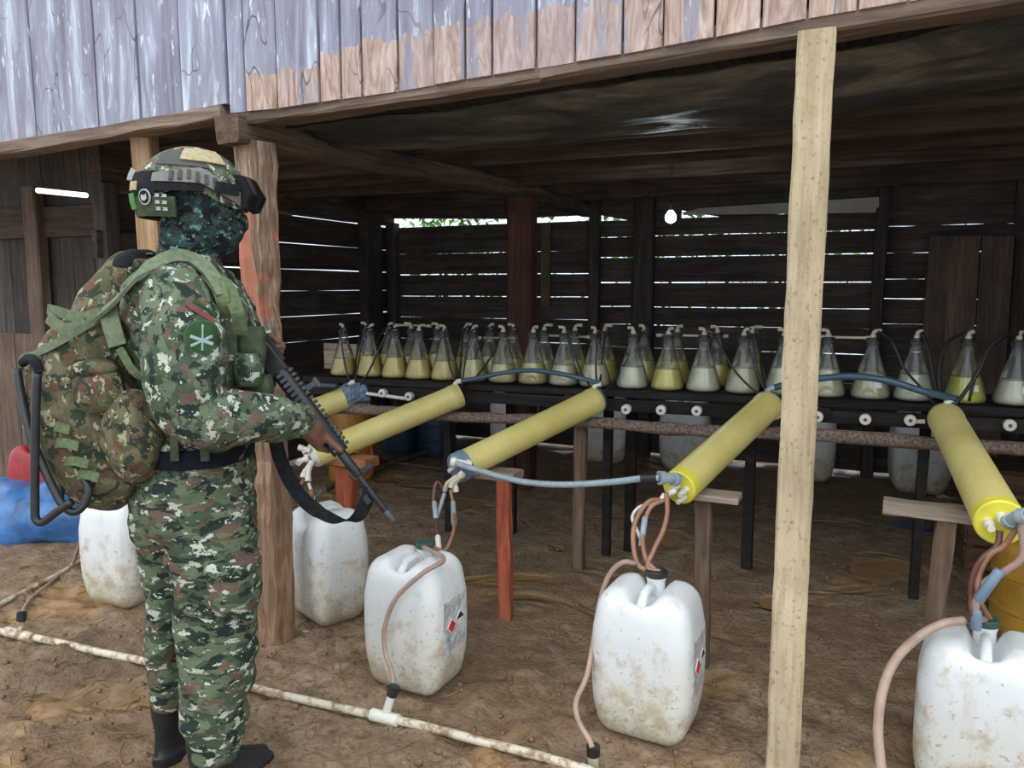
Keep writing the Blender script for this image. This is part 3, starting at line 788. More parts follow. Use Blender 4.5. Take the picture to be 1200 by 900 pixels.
# thin cream gas line above the back row
for k, (pa, pb, lb) in enumerate((((468, 381), (503, 382), 'short thin cream tube above the left part of the back row of flasks'), ((562, 396), (600, 396), 'short thin cream tube over the flasks in front of the reddish square post'), ((638, 393), (689, 395), 'thin cream tube joining flask tops right of the reddish square post'), ((772, 393), (850, 394), 'long thin cream tube across the back row flasks in the middle of the table'), ((965, 395), (1018, 396), 'thin cream tube between the flask tops just right of the pale post'))):
    yy_ = 3.745 if k == 4 else 3.99
    mb = MB(); a_, b_ = P(*pa, y=yy_), P(*pb, y=yy_); mb.tube([a_, b_], 0.006, 8)
    for e_, d_ in ((a_, 1), (b_, -1)): mb.lathe([(0.009, -0.012), (0.009, 0.014)], e_, (b_ - a_), 8)
    top(mb, 'gas_tube', M['cream_pvc'], lb, 'tube', 'gas tubes over the flasks', smooth=True)

# ------------------------------------------------------------------ yellow condenser pipes
TR = 0.064
TUBES = [((P(300, 507, y=3.2)), P(414, 463, y=3.63)), (P(370, 533, y=3.08), P(538, 463, y=3.60)), (P(541, 546, y=2.92), P(700, 468, y=3.60)), (P(796, 571, y=2.74), P(901, 474, y=3.56)), (P(1172, 612, y=2.42), P(1108, 490, y=3.52))]
TLAB = ['yellow plastic pipe partly hidden behind the soldier rifle, blue plastic tied over its end', 'yellow plastic pipe crossing behind the rifle muzzle with white fittings on its end', 'yellow plastic pipe with a blue grey end cap above the red leg stand', 'yellow plastic pipe with a bright yellow end left of the pale foreground post', 'yellow plastic pipe at the far right pointing towards the orange drum']
TUBE_OBJ = []
for k, (f_, b_) in enumerate(TUBES):
    d_ = (b_ - f_).normalized(); L = (b_ - f_).length; u_, v_ = perp(d_)
    t = thing('condenser_pipe', (f_ + b_) / 2 - Vector((0, 0, TR)), TLAB[k], 'pipe', 'yellow condenser pipes')
    TUBE_OBJ.append((t, f_, b_, d_, u_, v_))
    mb = MB(); mb.lathe([(TR*0.9, 0.0), (TR, 0.006), (TR, L*0.33), (TR*1.003, L*0.66), (TR, L - 0.05), (TR*1.05, L - 0.045), (TR*1.05, L - 0.012), (TR*0.94, L)], f_, d_, 40)
    mb.build('pipe_body', M['yellow'], t, smooth=True)
    # cap at the near end
    if k == 2:
        mb = MB(); mb.lathe([(TR*0.5, -0.036), (TR*0.98, -0.034), (TR*1.06, -0.022), (TR*1.06, 0.022), (TR*1.0, 0.023)], f_, d_, 36); mb.build('end_cap', M['grey_blue'], t, smooth=True)
    elif k == 1:
        mb = MB(); mb.lathe([(TR*0.35, -0.03), (TR*0.85, -0.026), (TR*1.0, -0.006), (TR*1.0, 0.01)], f_, d_, 36); mb.build('end_cap', M['pvc'], t, smooth=True)
    else:
        mb = MB(); mb.lathe([(TR*0.3, -0.007), (TR*0.95, -0.007), (TR*1.02, -0.002), (TR*1.02, 0.035), (TR*1.0, 0.036)], f_, d_, 36); mb.build('end_cap', M['yellow_end'], t, smooth=True)
    mb = MB(); mb.lathe([(TR*0.3, L + 0.010), (TR*0.97, L + 0.008), (TR*1.02, L), (TR*1.02, L - 0.02), (TR, L - 0.021)], f_, d_, 36); mb.build('rear_cap', M['grey_blue_dark'] if k in (2, 3) else M['yellow'], t, smooth=True)
    # nozzles on the near end
    nozz = {1: [(0.03, 0.02), (-0.02, 0.03), (0.0, -0.03)], 2: [(0.02, 0.02), (-0.025, -0.005), (0.01, -0.03)], 3: [(0.03, 0.0), (-0.005, 0.005), (0.02, -0.03), (-0.03, -0.02)], 4: [(0.0, 0.02), (-0.03, 0.0), (0.03, 0.0)]}.get(k, [])
    for a_, c_ in nozz:
        s0 = f_ + u_*a_ + v_*c_ - d_*0.006
        mb = MB(); mb.lathe([(0.013, 0.01), (0.013, -0.025), (0.0095, -0.026), (0.0095, -0.05)], s0, d_, 14); mb.build('nozzle', M['pvc'], t, smooth=True)
    # inlet fitting near the upper rear end
    s0 = b_ - d_*0.02 + Vector((0, 0, TR*0.9))
    mb = MB(); mb.tube([s0 + Vector((0, 0, -0.02)), s0 + Vector((0, 0, 0.012)), s0 + Vector((0.012, 0.006, 0.024)), s0 + Vector((0.03, 0.01, 0.026))], 0.014, 12); mb.build('inlet', M['pvc'] if k != 3 else M['clear_hose'], t, smooth=True)
def endpt(k, a=0, c=0, out=0.05):
    t, f_, b_, d_, u_, v_ = TUBE_OBJ[k]; return f_ + u_*a + v_*c - d_*out
def inlet(k):
    t, f_, b_, d_, u_, v_ = TUBE_OBJ[k]; return b_ - d_*0.02 + Vector((0.03, 0.01, TR*0.9 + 0.026))
# blue plastic tied over the upper end of the first pipe
t, f_, b_, d_, u_, v_ = TUBE_OBJ[0]
rr = []
for i in range(9):
    s_ = i / 8; r_ = TR * (1.12 + 0.1*math.sin(s_*9)) * (1 if s_ < 0.75 else 1 - (s_-0.75)*2.6); rr.append([b_ + d_*(-0.06 + 0.17*s_) + (u_*math.cos(q*PI/10) + v_*math.sin(q*PI/10)) * r_ * (1 + 0.09*math.sin(q*1.9 + i)) for q in range(20)])
mb = MB(); mb.loft(rr); mb.build('plastic_wrap', M['grey_blue'], t)

# elbows and tees hanging at the near ends (white fittings)
def fitting(k, pts, r, mat, name='elbow_fitting'):
    mb = MB(); mb.tube(pts, r, 12); n_ = len(pts)
    mb.lathe([(r*1.3, 0), (r*1.3, 0.022)], pts[0], Vector(pts[1]) - Vector(pts[0]), 12); mb.lathe([(r*1.3, 0), (r*1.3, 0.022)], pts[-1], Vector(pts[-2]) - Vector(pts[-1]), 12)
    return mb.build(name, mat, TUBE_OBJ[k][0], smooth=True)
y2 = 2.85
fitting(2, [P(552, 545, y=2.86), P(541, 543, y=2.84), P(529, 541, y=2.83)], 0.017, M['pvc'])
fitting(2, [P(545, 556, y=2.84), P(532, 560, y=2.82), P(524, 566, y=2.81), P(521, 575, y=2.81)], 0.009, M['cream_pvc'])
fitting(2, [P(543, 556, y=2.83), P(530, 566, y=2.81), P(528, 572, y=2.80)], 0.010, M['cream_pvc'])
fitting(2, [P(543, 553, y=2.84), P(533, 566, y=2.82), P(534, 576, y=2.82)], 0.011, M['pvc'])
for p_ in (((364, 528), (350, 524)), ((362, 537), (352, 540), (349, 543)), ((364, 545), (357, 552), (355, 560)), ((366, 540), (362, 552), (361, 564))):
    fitting(1, [P(*q, y=3.02 - 0.02*i) for i, q in enumerate(p_)], 0.012, M['pvc'])
fitting(3, [P(793, 562, y=2.68), P(784, 560, y=2.64), P(772, 560, y=2.61)], 0.019, M['clear_hose'])
fitting(3, [P(790, 575, y=2.66), P(779, 581, y=2.63), P(776, 586, y=2.62)], 0.010, M['pvc'])
fitting(4, [P(1182, 612, y=2.36), P(1190, 606, y=2.32), P(1204, 604, y=2.30)], 0.016, M['clear_hose'])

# ------------------------------------------------------------------ stands under the pipes
def stand(px, py, y_, fx, fy, mat_leg, mat_board, bw, label, tilt=0.0, thick=0.03, deep=0.11, wl=0.06):
    q = P(px, py, y=y_); foot = P(fx, fy, z=0.0)
    t = thing('pipe_stand', (foot.x, foot.y, 0), label, 'stand', 'stands under the pipes')
    mb = MB(); mb.beam((foot.x, foot.y, -0.08), (q.x + (foot.x - q.x)*0.0, y_, q.z - thick/2 - 0.002), wl, wl*0.75, up=Vector((0, 1, 0)), n=10, wob=0.003); mb.build('leg', mat_leg, t)
    return t, q
def board(t, a_, b_, deep, thick, mat):
    mb = MB(); mb.beam(a_, b_, deep, thick, n=5, wob=0.002); mb.build('top_board', mat, t)
def under(k, s_): # point just under the pipe at fraction s_ from its near end
    t, f_, b_, d_, u_, v_ = TUBE_OBJ[k]; return f_.lerp(b_, s_) - Vector((0, 0, TR*1.03))
stands = [(1, 0.20, 405, 620, M['red_wood'], M['red_board'], 0.10, 0.16, 'red post stand with an orange board behind the sling, under the muzzle side pipe', 0.05, 0.10),
          (2, 0.16, 593, 725, M['red_wood'], M['grey_board'], 0.06, 0.16, 'red painted leg stand with a pale board, second from the left', 0.035, 0.06),
          (3, 0.14, 822, 780, M['brown_wood'], M['grey_board'], 0.06, 0.17, 'brown leg stand with a pale board left of the pale foreground post', 0.022, 0.06),
          (4, 0.24, 0, 0, M['brown_wood'], M['grey_board'], 0.16, 0.10, 'brown leg stand with a thick pale crossbar at the right', 0.045, 0.055)]
for k, s_, fx, fy, ml, mbd, le, re_, lab, thk, wl in stands:
    q = under(k, s_)
    foot = P(fx, fy, z=0) if fx else Vector((q.x - 0.12, q.y + 0.03, 0))
    if k == 1: foot = Vector((q.x, q.y, 0))
    t = thing('pipe_stand', (foot.x, foot.y, 0), lab, 'stand', 'stands under the pipes')
    tx = foot.x if k != 4 else foot.x
    mb = MB(); mb.beam((foot.x, foot.y, -0.08), (lerp(foot.x, q.x, 0.25), lerp(foot.y, q.y, 0.6), q.z - thk + 0.004), wl, wl*0.7, up=Vector((0, 1, 0)), n=10, wob=0.003)
    mb.build('leg', ml, t)
    a_ = Vector((q.x - le, q.y, q.z - thk/2)); b_ = Vector((q.x + re_, q.y, q.z - thk/2))
    if k == 4: a_ = Vector((q.x - 0.27, q.y + 0.02, q.z - thk/2)); b_ = Vector((q.x + 0.08, q.y, q.z - thk/2))
    mb = MB(); mb.beam(a_, b_, 0.12 if k != 4 else 0.07, thk, n=5, wob=0.002); mb.build('top_board', mbd, t)
# back posts that carry the upper ends
for k, px, py, mat, lab, ends in ((2, 680, 634, M['brown_wood'], 'light brown squared post under the bark pole, between the two middle pipes', 0.9),):
    f_ = P(px, py, z=0)
    mb = MB(); mb.beam((f_.x + 0.13, 3.655, -0.08), (f_.x + 0.135, 3.655, 0.80), 0.06, 0.05, up=Vector((0, 1, 0)), n=8, wob=0.003)
    top(mb, 'support_post', mat, lab, 'post')

# ------------------------------------------------------------------ white jerrycans
CW, CD, CH = 0.308, 0.254, 0.495
def can_pt(a, b, c):
    """a,b,c in -1..1 on the surface of a cube -> can surface"""
    hx, hy, hz = CW/2, CD/2, CH/2; r = 0.062
    p = Vector((a*hx, b*hy, c*hz)); q = Vector((max(-hx+r, min(hx-r, p.x)), max(-hy+r, min(hy-r, p.y)), max(-hz+r, min(hz-r, p.z))))
    d = p - q
    if d.length > 1e-6 and (abs(d.x) > 1e-6) + (abs(d.y) > 1e-6) + (abs(d.z) > 1e-6) >= 1: p = q + d.normalized() * r
    zt = (p.z + hz) / CH
    bulge = 1 + 0.075 * math.sin(PI * min(1, max(0, zt * 0.95))) - 0.13 * (max(0, 0.30 - zt) / 0.30)**1.5 - 0.10 * max(0, (zt - 0.72)) / 0.28
    # recessed groove between the shoulders for neck and grip
    if zt > 0.6:
        g = math.exp(-(p.x / 0.046) ** 4) * max(0, (zt - 0.80) / 0.20) * (1 if p.y > -hy*0.62 else max(0, 1 - (-hy*0.62 - p.y) / (hy*0.38)))
        p.z -= 0.058 * g
    return Vector((p.x * bulge, p.y * bulge, p.z + hz))
def can_mesh():
    mb = MB(); n = 18; idx = {}
    def vid(a, b, c):
        k = (round(a, 5), round(b, 5), round(c, 5))
        if k not in idx: idx[k] = len(mb.v); mb.v.append(can_pt(a, b, c))
        return idx[k]
    g = [-1 + 2*i/n for i in range(n+1)]
    for ax in range(3):
        for sg in (-1, 1):
            for i in range(n):
                for j in range(n):
                    q = []
                    for (u, v) in ((g[i], g[j]), (g[i+1], g[j]), (g[i+1], g[j+1]), (g[i], g[j+1])):
                        w = [0, 0, 0]; w[ax] = sg; w[(ax+1) % 3] = u; w[(ax+2) % 3] = v; q.append(vid(*w))
                    mb.f.append(q); mb.m.append(0)
    return mb
def face_pt(u, h, off, sgn):
    """point on the +x side face (sgn=1): u across, h height above the foot"""
    p = can_pt(sgn, u / (CD/2), (h - CH/2) / (CH/2)); return p + Vector((sgn*off, 0, 0))
def flat_on_face(poly, off, sgn, n=1):
    """small flat patch of outline poly [(u,h)] lying on the side face"""
    mb = MB(); fr = [face_pt(u, h, off, sgn) for u, h in poly]; k = len(fr)
    bk = [p - Vector((sgn*0.002, 0, 0)) for p in fr]
    mb.loft([bk, fr]); return mb
CAN_SRC = None
def make_can(loc, rz, label, cap_mat, label_side=None, wear=True, neck_front=False):
    t = thing('jerrycan', loc, label, 'jerrycan', 'white jerrycans under the pipes', (0, 0, rz))
    global CAN_SRC
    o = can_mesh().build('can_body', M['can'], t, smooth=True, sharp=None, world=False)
    ny = CD*0.26
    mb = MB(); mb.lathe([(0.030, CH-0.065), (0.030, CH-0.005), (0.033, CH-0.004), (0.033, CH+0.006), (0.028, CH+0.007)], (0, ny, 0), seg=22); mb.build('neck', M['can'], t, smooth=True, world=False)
    mb = MB(); mb.lathe([(0.035, CH+0.004), (0.036, CH+0.006), (0.036, CH+0.022), (0.033, CH+0.025), (0.006, CH+0.025)], (0, ny, 0), seg=22); mb.build('cap', cap_mat, t, smooth=True, world=False)
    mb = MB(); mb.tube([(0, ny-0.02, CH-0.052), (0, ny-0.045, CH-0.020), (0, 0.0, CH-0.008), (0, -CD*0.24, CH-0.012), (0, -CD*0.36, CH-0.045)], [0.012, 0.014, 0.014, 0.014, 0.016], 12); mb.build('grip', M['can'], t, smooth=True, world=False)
    if label_side:
        sg = label_side
        lb = flat_on_face([(-0.07, 0.17), (0.07, 0.17), (0.075, 0.25), (0.07, 0.36), (-0.065, 0.36), (-0.072, 0.26)], 0.0015, sg).build('sticker', M['silver'], t, world=False)
        s = -sg   # text runs left to right as seen from outside
        def mark(cx, cz, pts, mat, nm, off=0.003): flat_on_face([(cx + x_, cz + z_) for x_, z_ in pts], off, sg).build(nm, mat, lb, world=False)
        D = 0.024
        mark(0.030*s*-1 if False else -0.022*1, 0.262, [(-D, 0), (0, -D), (D, 0), (0, D)], M['hazard_red'], 'hazard_mark', 0.0035)
        mark(-0.022, 0.262, [(-D*1.2, 0), (0, -D*1.2), (D*1.2, 0), (0, D*1.2)], M['white_ink'], 'hazard_border', 0.0025)
        mark(0.032, 0.272, [(-D*1.15, 0), (0, -D*1.15), (D*1.15, 0), (0, D*1.15)], M['white_ink'], 'hazard_border', 0.0025)
        mark(0.032, 0.272, [(-D, 0), (D, 0), (0, D)], M['ink'], 'hazard_mark', 0.0035)
        mark(-0.045, 0.222, [(-0.007, -0.007), (0.007, -0.007), (0.007, 0.007), (-0.007, 0.007)], M['teal_ink'], 'print_mark', 0.003)
    return t
# foot positions read from the ground
CANS = []
def can_at(px, py, rz, label, cap, side=None):
    f_ = P(px, py, z=0); loc = (f_.x, f_.y, ground(f_.x, f_.y) - 0.006)
    t = make_can(loc, rz, label, cap, side); CANS.append(t); return t
can_at(150, 704, -0.02, 'white jerrycan with a red diamond sticker to the left of the soldier legs', M['can'], 1)
can_at(386, 722, 2.72, 'white jerrycan without sticker standing just right of the weathered post', M['black_rubber'], None)
can_at(489, 796, -0.05, 'muddy white jerrycan with silver hazard sticker and a thin hose down its front', M['green_cap'], 1)
can_at(758, 854, -0.06, 'white jerrycan with brown stains below the left of the pale foreground post', M['black_rubber'], 1)
can_at(1141, 922, -0.10, 'white jerrycan cut by the bottom right corner with a grey green cap', M['green_cap'], None)
def cap_top(k, dx=0, dy=0, dz=0):
    t = CANS[k]; r = Matrix.Rotation(t.rotation_euler.z, 3, 'Z'); return Vector(t.location) + r @ Vector((dx, CD*0.26 + dy, CH + 0.02 + dz))
# larger pale cans standing by the back wall, seen under the table
for px, py, lab in ((1087, 558, 'pale jerrycan by the back wall, seen just left of the right hand yellow pipe'), (952, 552, 'pale jerrycan by the back wall half hidden behind the pale foreground post'), (806, 541, 'dim jerrycan by the back wall under the middle of the table'), (712, 531, 'dim jerrycan by the back wall behind the light brown squared post'), (603, 528, 'dim jerrycan by the back wall behind the pipe with the blue grey end cap')):
    q = P(px, py, z=0)
    if q.y > 6.1: q = P(px, 400, y=6.1)
    t = thing('jerrycan', (q.x, q.y, ground(q.x, q.y) - 0.004), lab, 'jerrycan', 'pale jerrycans by the back wall', (0, 0, 0.1))
    b_ = can_mesh()
    for p in b_.v: p *= 1.18
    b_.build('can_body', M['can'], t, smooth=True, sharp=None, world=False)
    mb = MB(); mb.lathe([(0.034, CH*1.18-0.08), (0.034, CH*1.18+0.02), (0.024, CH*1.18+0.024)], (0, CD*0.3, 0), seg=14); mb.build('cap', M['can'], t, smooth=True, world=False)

# ------------------------------------------------------------------ hoses
def hose(pts, r, mat, label, group=None, smooth=8, name='hose', seg=10, cat='hose'):
    mb = MB(); mb.tube(pts, r, seg, smooth=smooth)
    return top(mb, name, mat, label, cat, group, smooth=True, sharp=None)
def sag(a, b, drop, n=6):
    return [Vector(a).lerp(Vector(b), i/n) + Vector((0, 0, -drop*4*(i/n)*(1-i/n))) for i in range(n+1)]
G1 = 'blue hoses linking the yellow pipes'
hose([P(529, 541, y=2.83), P(560, 551, y=2.80), P(610, 564, y=2.74), P(660, 568, y=2.68), P(715, 565, y=2.64), P(750, 561, y=2.62), P(772, 560, y=2.61)], 0.0125, M['clear_hose'], 'pale blue hose sagging between the blue grey end cap and the next pipe', G1)
mb = MB(); mb.tube([P(752, 561, y=2.615), P(770, 560, y=2.61)], 0.017, 12); top(mb, 'hose_clamp', M['black_rubber'], 'black clamp band on the right end of the sagging pale blue hose', 'clamp', smooth=True)
hose([inlet(1), P(565, 442, y=3.56), P(590, 437, y=3.55), P(620, 434, y=3.54), P(650, 437, y=3.54), P(680, 443, y=3.56), inlet(2)], 0.012, M['dark_hose'], 'dark blue hose arching before the flasks between the second and third pipes', G1)
hose([inlet(3), P(935, 447, y=3.5), P(965, 443, y=3.47), P(1000, 441, y=3.45), P(1040, 446, y=3.44), P(1080, 458, y=3.46), inlet(4)], 0.015, M['dark_hose'], 'dark blue hose arching from behind the pale post to the right hand yellow pipe', G1)
hose([P(395, 452, y=3.5), P(365, 452, y=3.45), P(335, 462, y=3.4), P(310, 474, y=3.35), P(296, 482, y=3.3)], 0.013, M['grey_blue_dark'], 'dark blue hose lying along the top of the leftmost yellow pipe', G1)
# thin black hoses from the flask stoppers down to the pipes
G2 = 'thin black hoses from flasks to yellow pipes'
def drop_to(k):
    t, f_, b_, d_, u_, v_ = TUBE_OBJ[k]; return b_ + d_*0.01
links = [(0, 404, 'F', 0), (0, 435, 'F', -6), (0, 429, 'B', -14), (0, 464, 'F', 10), (0, 456, 'B', 2),
         (1, 522, 'F', 0), (1, 546, 'B', 0), (1, 574, 'B', -4), (1, 602, 'B', 10), (1, 555, 'F', 4),
         (2, 661, 'F', -4), (2, 697, 'F', 2), (2, 709, 'B', 6), (2, 755, 'B', 16),
         (3, 824, 'F', -10), (3, 870, 'F', 4), (3, 882, 'B', 0)]
for n_, (k, px, row, dx) in enumerate(links):
    a = (FTOP if row == 'F' else BTOP)[px] + Vector((0.02, -0.008, -0.012)); b = drop_to(k) + Vector((dx*0.0012, 0.0, 0.035))
    m1 = a.lerp(b, 0.12) + Vector((0.012, -0.07, 0.012)); m2 = a.lerp(b, 0.5) + Vector((0.0, -0.05, -0.035)); m3 = a.lerp(b, 0.85) + Vector((0, -0.02, -0.03))
    hose([a, m1, m2, m3, b], 0.0052, M['black_rubber'], 'thin black hose, %s from the left among those tied to the %s yellow pipe' % (ORD[n_ - min(i for i, l in enumerate(links) if l[0] == k)], ORD[k]), G2, 6, 'thin_hose', 8)
# curly black hoses at the right
hose([FTOP[1131] + Vector((-0.02, 0, -0.004)), P(1112, 400, y=3.68), P(1103, 418, y=3.64), P(1100, 440, y=3.6), P(1103, 462, y=3.56), inlet(4) + Vector((-0.02, 0.0, 0))], 0.0078, M['black_rubber'], 'black hose curling left from the lime yellow flask to the right hand pipe', G2, 8, 'thin_hose')
hose([FTOP[1071] + Vector((0.02, 0, -0.004)), P(1086, 402, y=3.68), P(1092, 430, y=3.63), P(1099, 460, y=3.57), inlet(4) + Vector((-0.01, 0, 0))], 0.0078, M['black_rubber'], 'black hose falling straight from the flask left of the lime yellow flask', G2, 8, 'thin_hose')
hose([FTOP[1190] + Vector((-0.01, -0.01, -0.004)), P(1178, 393, y=3.64), P(1160, 407, y=3.6), P(1148, 433, y=3.56), P(1132, 458, y=3.53), P(1118, 475, y=3.5)], 0.0078, M['black_rubber'], 'black hose swinging from the far right flask down to the right hand pipe', G2, 8, 'thin_hose')
hose([FTOP[1190] + Vector((-0.03, 0.02, -0.004)), P(1165, 404, y=3.72), P(1150, 420, y=3.7), P(1143, 440, y=3.68), P(1136, 470, y=3.66)], 0.006, M['black_rubber'], 'second thinner black hose behind the one from the far right flask', G2, 8, 'thin_hose')
hose([FTOP[1020] + Vector((0.02, 0, 0)), P(1045, 400, y=3.66), P(1060, 432, y=3.62), P(1080, 455, y=3.56), P(1096, 474, y=3.53)], 0.0055, M['black_rubber'], 'thin black hose slanting across the milky flask to the right hand pipe', G2, 8, 'thin_hose')

# hoses from the near pipe ends into the jerrycans
G3 = 'outlet hoses into the jerrycans'
c2 = cap_top(2)
def cable(pts, r, mat, label): return hose(pts, r, mat, label, G3, 7, 'outlet_hose')
cable([P(521, 575, y=2.81), P(512, 565, y=2.79), P(508, 585, y=2.76), P(511, 610, y=2.7), P(513, 633, y=2.5), P(514, 655, y=2.42), c2 + Vector((-0.005, 0, 0))], 0.008, M['maroon_hose'], 'dark red hose from the blue grey end cap into the stickered jerrycan')
cable([P(528, 574, y=2.80), P(531, 592, y=2.74), P(532, 612, y=2.6), P(530, 628, y=2.5), P(520, 645, y=2.42), c2 + Vector((0.008, 0.003, 0.0))], 0.007, M['brown_hose'], 'short salmon hose bending into the cap of the muddy jerrycan with a silver sticker')
for nm, p_, r_, mt, lb in (('hose_sleeve', [P(509, 588, y=2.75), P(511, 608, y=2.7)], 0.011, M['clear_hose'], 'pale blue sleeve on the left outlet hose under the blue grey end cap'), ('hose_sleeve', [P(531, 588, y=2.74), P(532, 615, y=2.62)], 0.011, M['clear_hose'], 'pale blue sleeve on the right outlet hose under the blue grey end cap'), ('hose_sleeve', [P(513, 628, y=2.5), P(515, 652, y=2.43)], 0.011, M['pvc'], 'white sleeve just above the cap of the muddy jerrycan with a silver sticker'), ('hose_sleeve', [P(512, 606, y=2.73), P(521, 578, y=2.80)], 0.009, M['clear_hose'], 'pale slanting branch joining the left outlet hose to the white tee')):
    mb = MB(); mb.lathe([(r_*0.8, 0), (r_, 0.004), (r_, (p_[1]-p_[0]).length - 0.004), (r_*0.8, (p_[1]-p_[0]).length)], p_[0], p_[1] - p_[0], 12); top(mb, nm, mt, lb, 'sleeve', 'sleeves on the outlet hoses', smooth=True)
c3 = cap_top(3)
cable([P(776, 586, y=2.62), P(760, 588, y=2.58), P(745, 610, y=2.52), P(742, 635, y=2.47), P(748, 662, y=2.43), c3 + Vector((-0.014, 0, 0))], 0.0085, M['brown_hose'], 'copper brown hose bowing out left above the stained jerrycan by the pale post')
cable([P(783, 585, y=2.62), P(765, 592, y=2.58), P(757, 606, y=2.55), P(753, 628, y=2.5), P(757, 655, y=2.44), c3 + Vector((0.0, 0.0, 0))], 0.0085, M['brown_hose'], 'middle copper brown hose above the stained jerrycan by the pale post')
cable([P(781, 578, y=2.62), P(782, 600, y=2.57), P(777, 622, y=2.52), P(766, 645, y=2.46), P(759, 665, y=2.42), c3 + Vector((0.014, 0, 0))], 0.0085, M['brown_hose'], 'right copper brown hose above the stained jerrycan by the pale post')
cable([P(773, 588, y=2.64), P(750, 594, y=2.62), P(741, 606, y=2.61), P(746, 620, y=2.6), P(751, 632, y=2.59)], 0.006, M['pvc'], 'thin white hose looping left under the bright yellow pipe end')
mb = MB(); p_ = [P(756, 606, y=2.545), P(751, 640, y=2.48)]; mb.lathe([(0.008, 0), (0.011, 0.005), (0.011, 0.06), (0.008, (p_[1]-p_[0]).length)], p_[0], p_[1]-p_[0], 12); top(mb, 'hose_sleeve', M['clear_hose'], 'pale blue sleeve on the middle hose above the stained jerrycan', 'sleeve', 'sleeves on the outlet hoses', smooth=True)
c4 = cap_top(4)
cable([P(1172, 622, y=2.38), P(1168, 640, y=2.37), P(1150, 656, y=2.36), P(1140, 676, y=2.36), P(1138, 700, y=2.36), P(1141, 725, y=2.36), c4 + Vector((-0.012, 0, 0))], 0.0085, M['maroon_hose'], 'dark maroon hose from the right hand pipe into the corner jerrycan')
cable([P(1196, 612, y=2.33), P(1199, 650, y=2.33), P(1180, 668, y=2.34), P(1158, 680, y=2.35), P(1146, 694, y=2.36), P(1144, 722, y=2.36), c4 + Vector((0.0, 0.0, 0))], 0.010, M['tan_hose'], 'pale tan hose looping under the right hand pipe into the corner jerrycan')
cable([P(1192, 618, y=2.35), P(1176, 640, y=2.36), P(1160, 650, y=2.36), P(1148, 672, y=2.36), P(1147, 700, y=2.36), c4 + Vector((0.012, 0, 0))], 0.008, M['brown_hose'], 'brown hose between the two others over the corner jerrycan')
for p_, lb in (([P(1172, 668, y=2.33), P(1146, 704, y=2.33)], 'blue grey sleeve on the slanting hose by the right hand stand'), ([P(1144, 714, y=2.35), P(1144, 738, y=2.35)], 'blue grey pipe piece standing on the cap of the corner jerrycan')):
    mb = MB(); L_ = (p_[1]-p_[0]).length; mb.lathe([(0.010, 0), (0.014, 0.006), (0.014, L_-0.006), (0.011, L_)], p_[0], p_[1]-p_[0], 12); top(mb, 'hose_sleeve', M['grey_blue'], lb, 'sleeve', 'sleeves on the outlet hoses', smooth=True)
c1 = cap_top(1)
cable([P(356, 562, y=2.99), P(350, 575, y=2.92), P(352, 592, y=2.75), c1 + Vector((-0.012, 0.01, 0.06)), c1], 0.009, M['brown_hose'], 'brown hose standing in the cap of the jerrycan right of the weathered post')
cable([P(362, 566, y=2.99), P(366, 580, y=2.98), P(370, 590, y=2.95)], 0.009, M['pvc'], 'short white hose stub hanging under the pipe behind the rifle sling')
cable([c1 + Vector((0.005, 0, 0)), c1 + Vector((0.03, -0.01, 0.03)), c1 + Vector((0.05, -0.02, 0.055)), c1 + Vector((0.055, 0.0, 0.075))], 0.007, M['grey_blue_dark'], 'short dark hose bending out of the cap of the jerrycan right of the weathered post')
cable([P(434, 520, y=3.3), P(437, 545, y=3.28), P(430, 560, y=3.27), P(415, 558, y=3.26)], 0.006, M['red_hose'], 'thin red hose hanging by the orange board stand')
# drain hoses to the ground pipe
G4 = 'drain hoses running to the ground pipe'
hose([c2 + Vector((0.01, -0.03, -0.005)), P(520, 655, y=2.26), P(495, 672, y=2.18), P(465, 700, y=2.15), P(451, 735, y=2.13), P(452, 765, y=2.12), P(460, 790, y=2.09), P(460, 808, y=2.06)], 0.0085, M['tan_hose'], 'dull pink hose running down the front of the muddy jerrycan to the white tee', G4)
hose([P(745, 660, y=2.42), P(730, 659, y=2.40), P(715, 672, y=2.40), P(704, 700, y=2.38), P(697, 740, y=2.3), P(688, 790, y=2.2), P(675, 822, y=2.12), P(678, 845, y=2.08), P(690, 866, y=2.05), P(694, 876, y=2.04)], 0.0085, M['tan_hose'], 'pink tan hose hanging left of the stained jerrycan down to the ground', G4)
hose([P(1130, 727, y=2.36), P(1105, 731, y=2.33), P(1075, 747, y=2.28), P(1048, 775, y=2.2), P(1034, 810, y=2.14), P(1029, 850, y=2.1), P(1031, 885, y=2.06), P(1037, 925, y=2.0), P(1050, 950, y=1.97)], 0.0125, M['tan_hose'], 'thick pinkish hose arching left from the corner jerrycan to the mud', G4)
hose([P(170, 588, y=2.42), P(150, 584, y=2.44), P(128, 588, y=2.47), P(108, 603, y=2.49), P(96, 628, y=2.46), P(84, 662, z=0.012), P(60, 682, z=0.012), P(35, 703, z=0.012), P(24, 722, z=0.02)], 0.008, M['tan_hose'], 'thin tan hose curving over the left side of the jerrycan beside the soldier', G4)
hose([P(100, 654, z=0.012), P(70, 672, z=0.012), P(35, 690, z=0.012), P(0, 708, z=0.012), P(-40, 728, z=0.012)], 0.011, M['pvc_mud'], 'muddy cream pipe lying on the ground at the left edge', G4, 6)

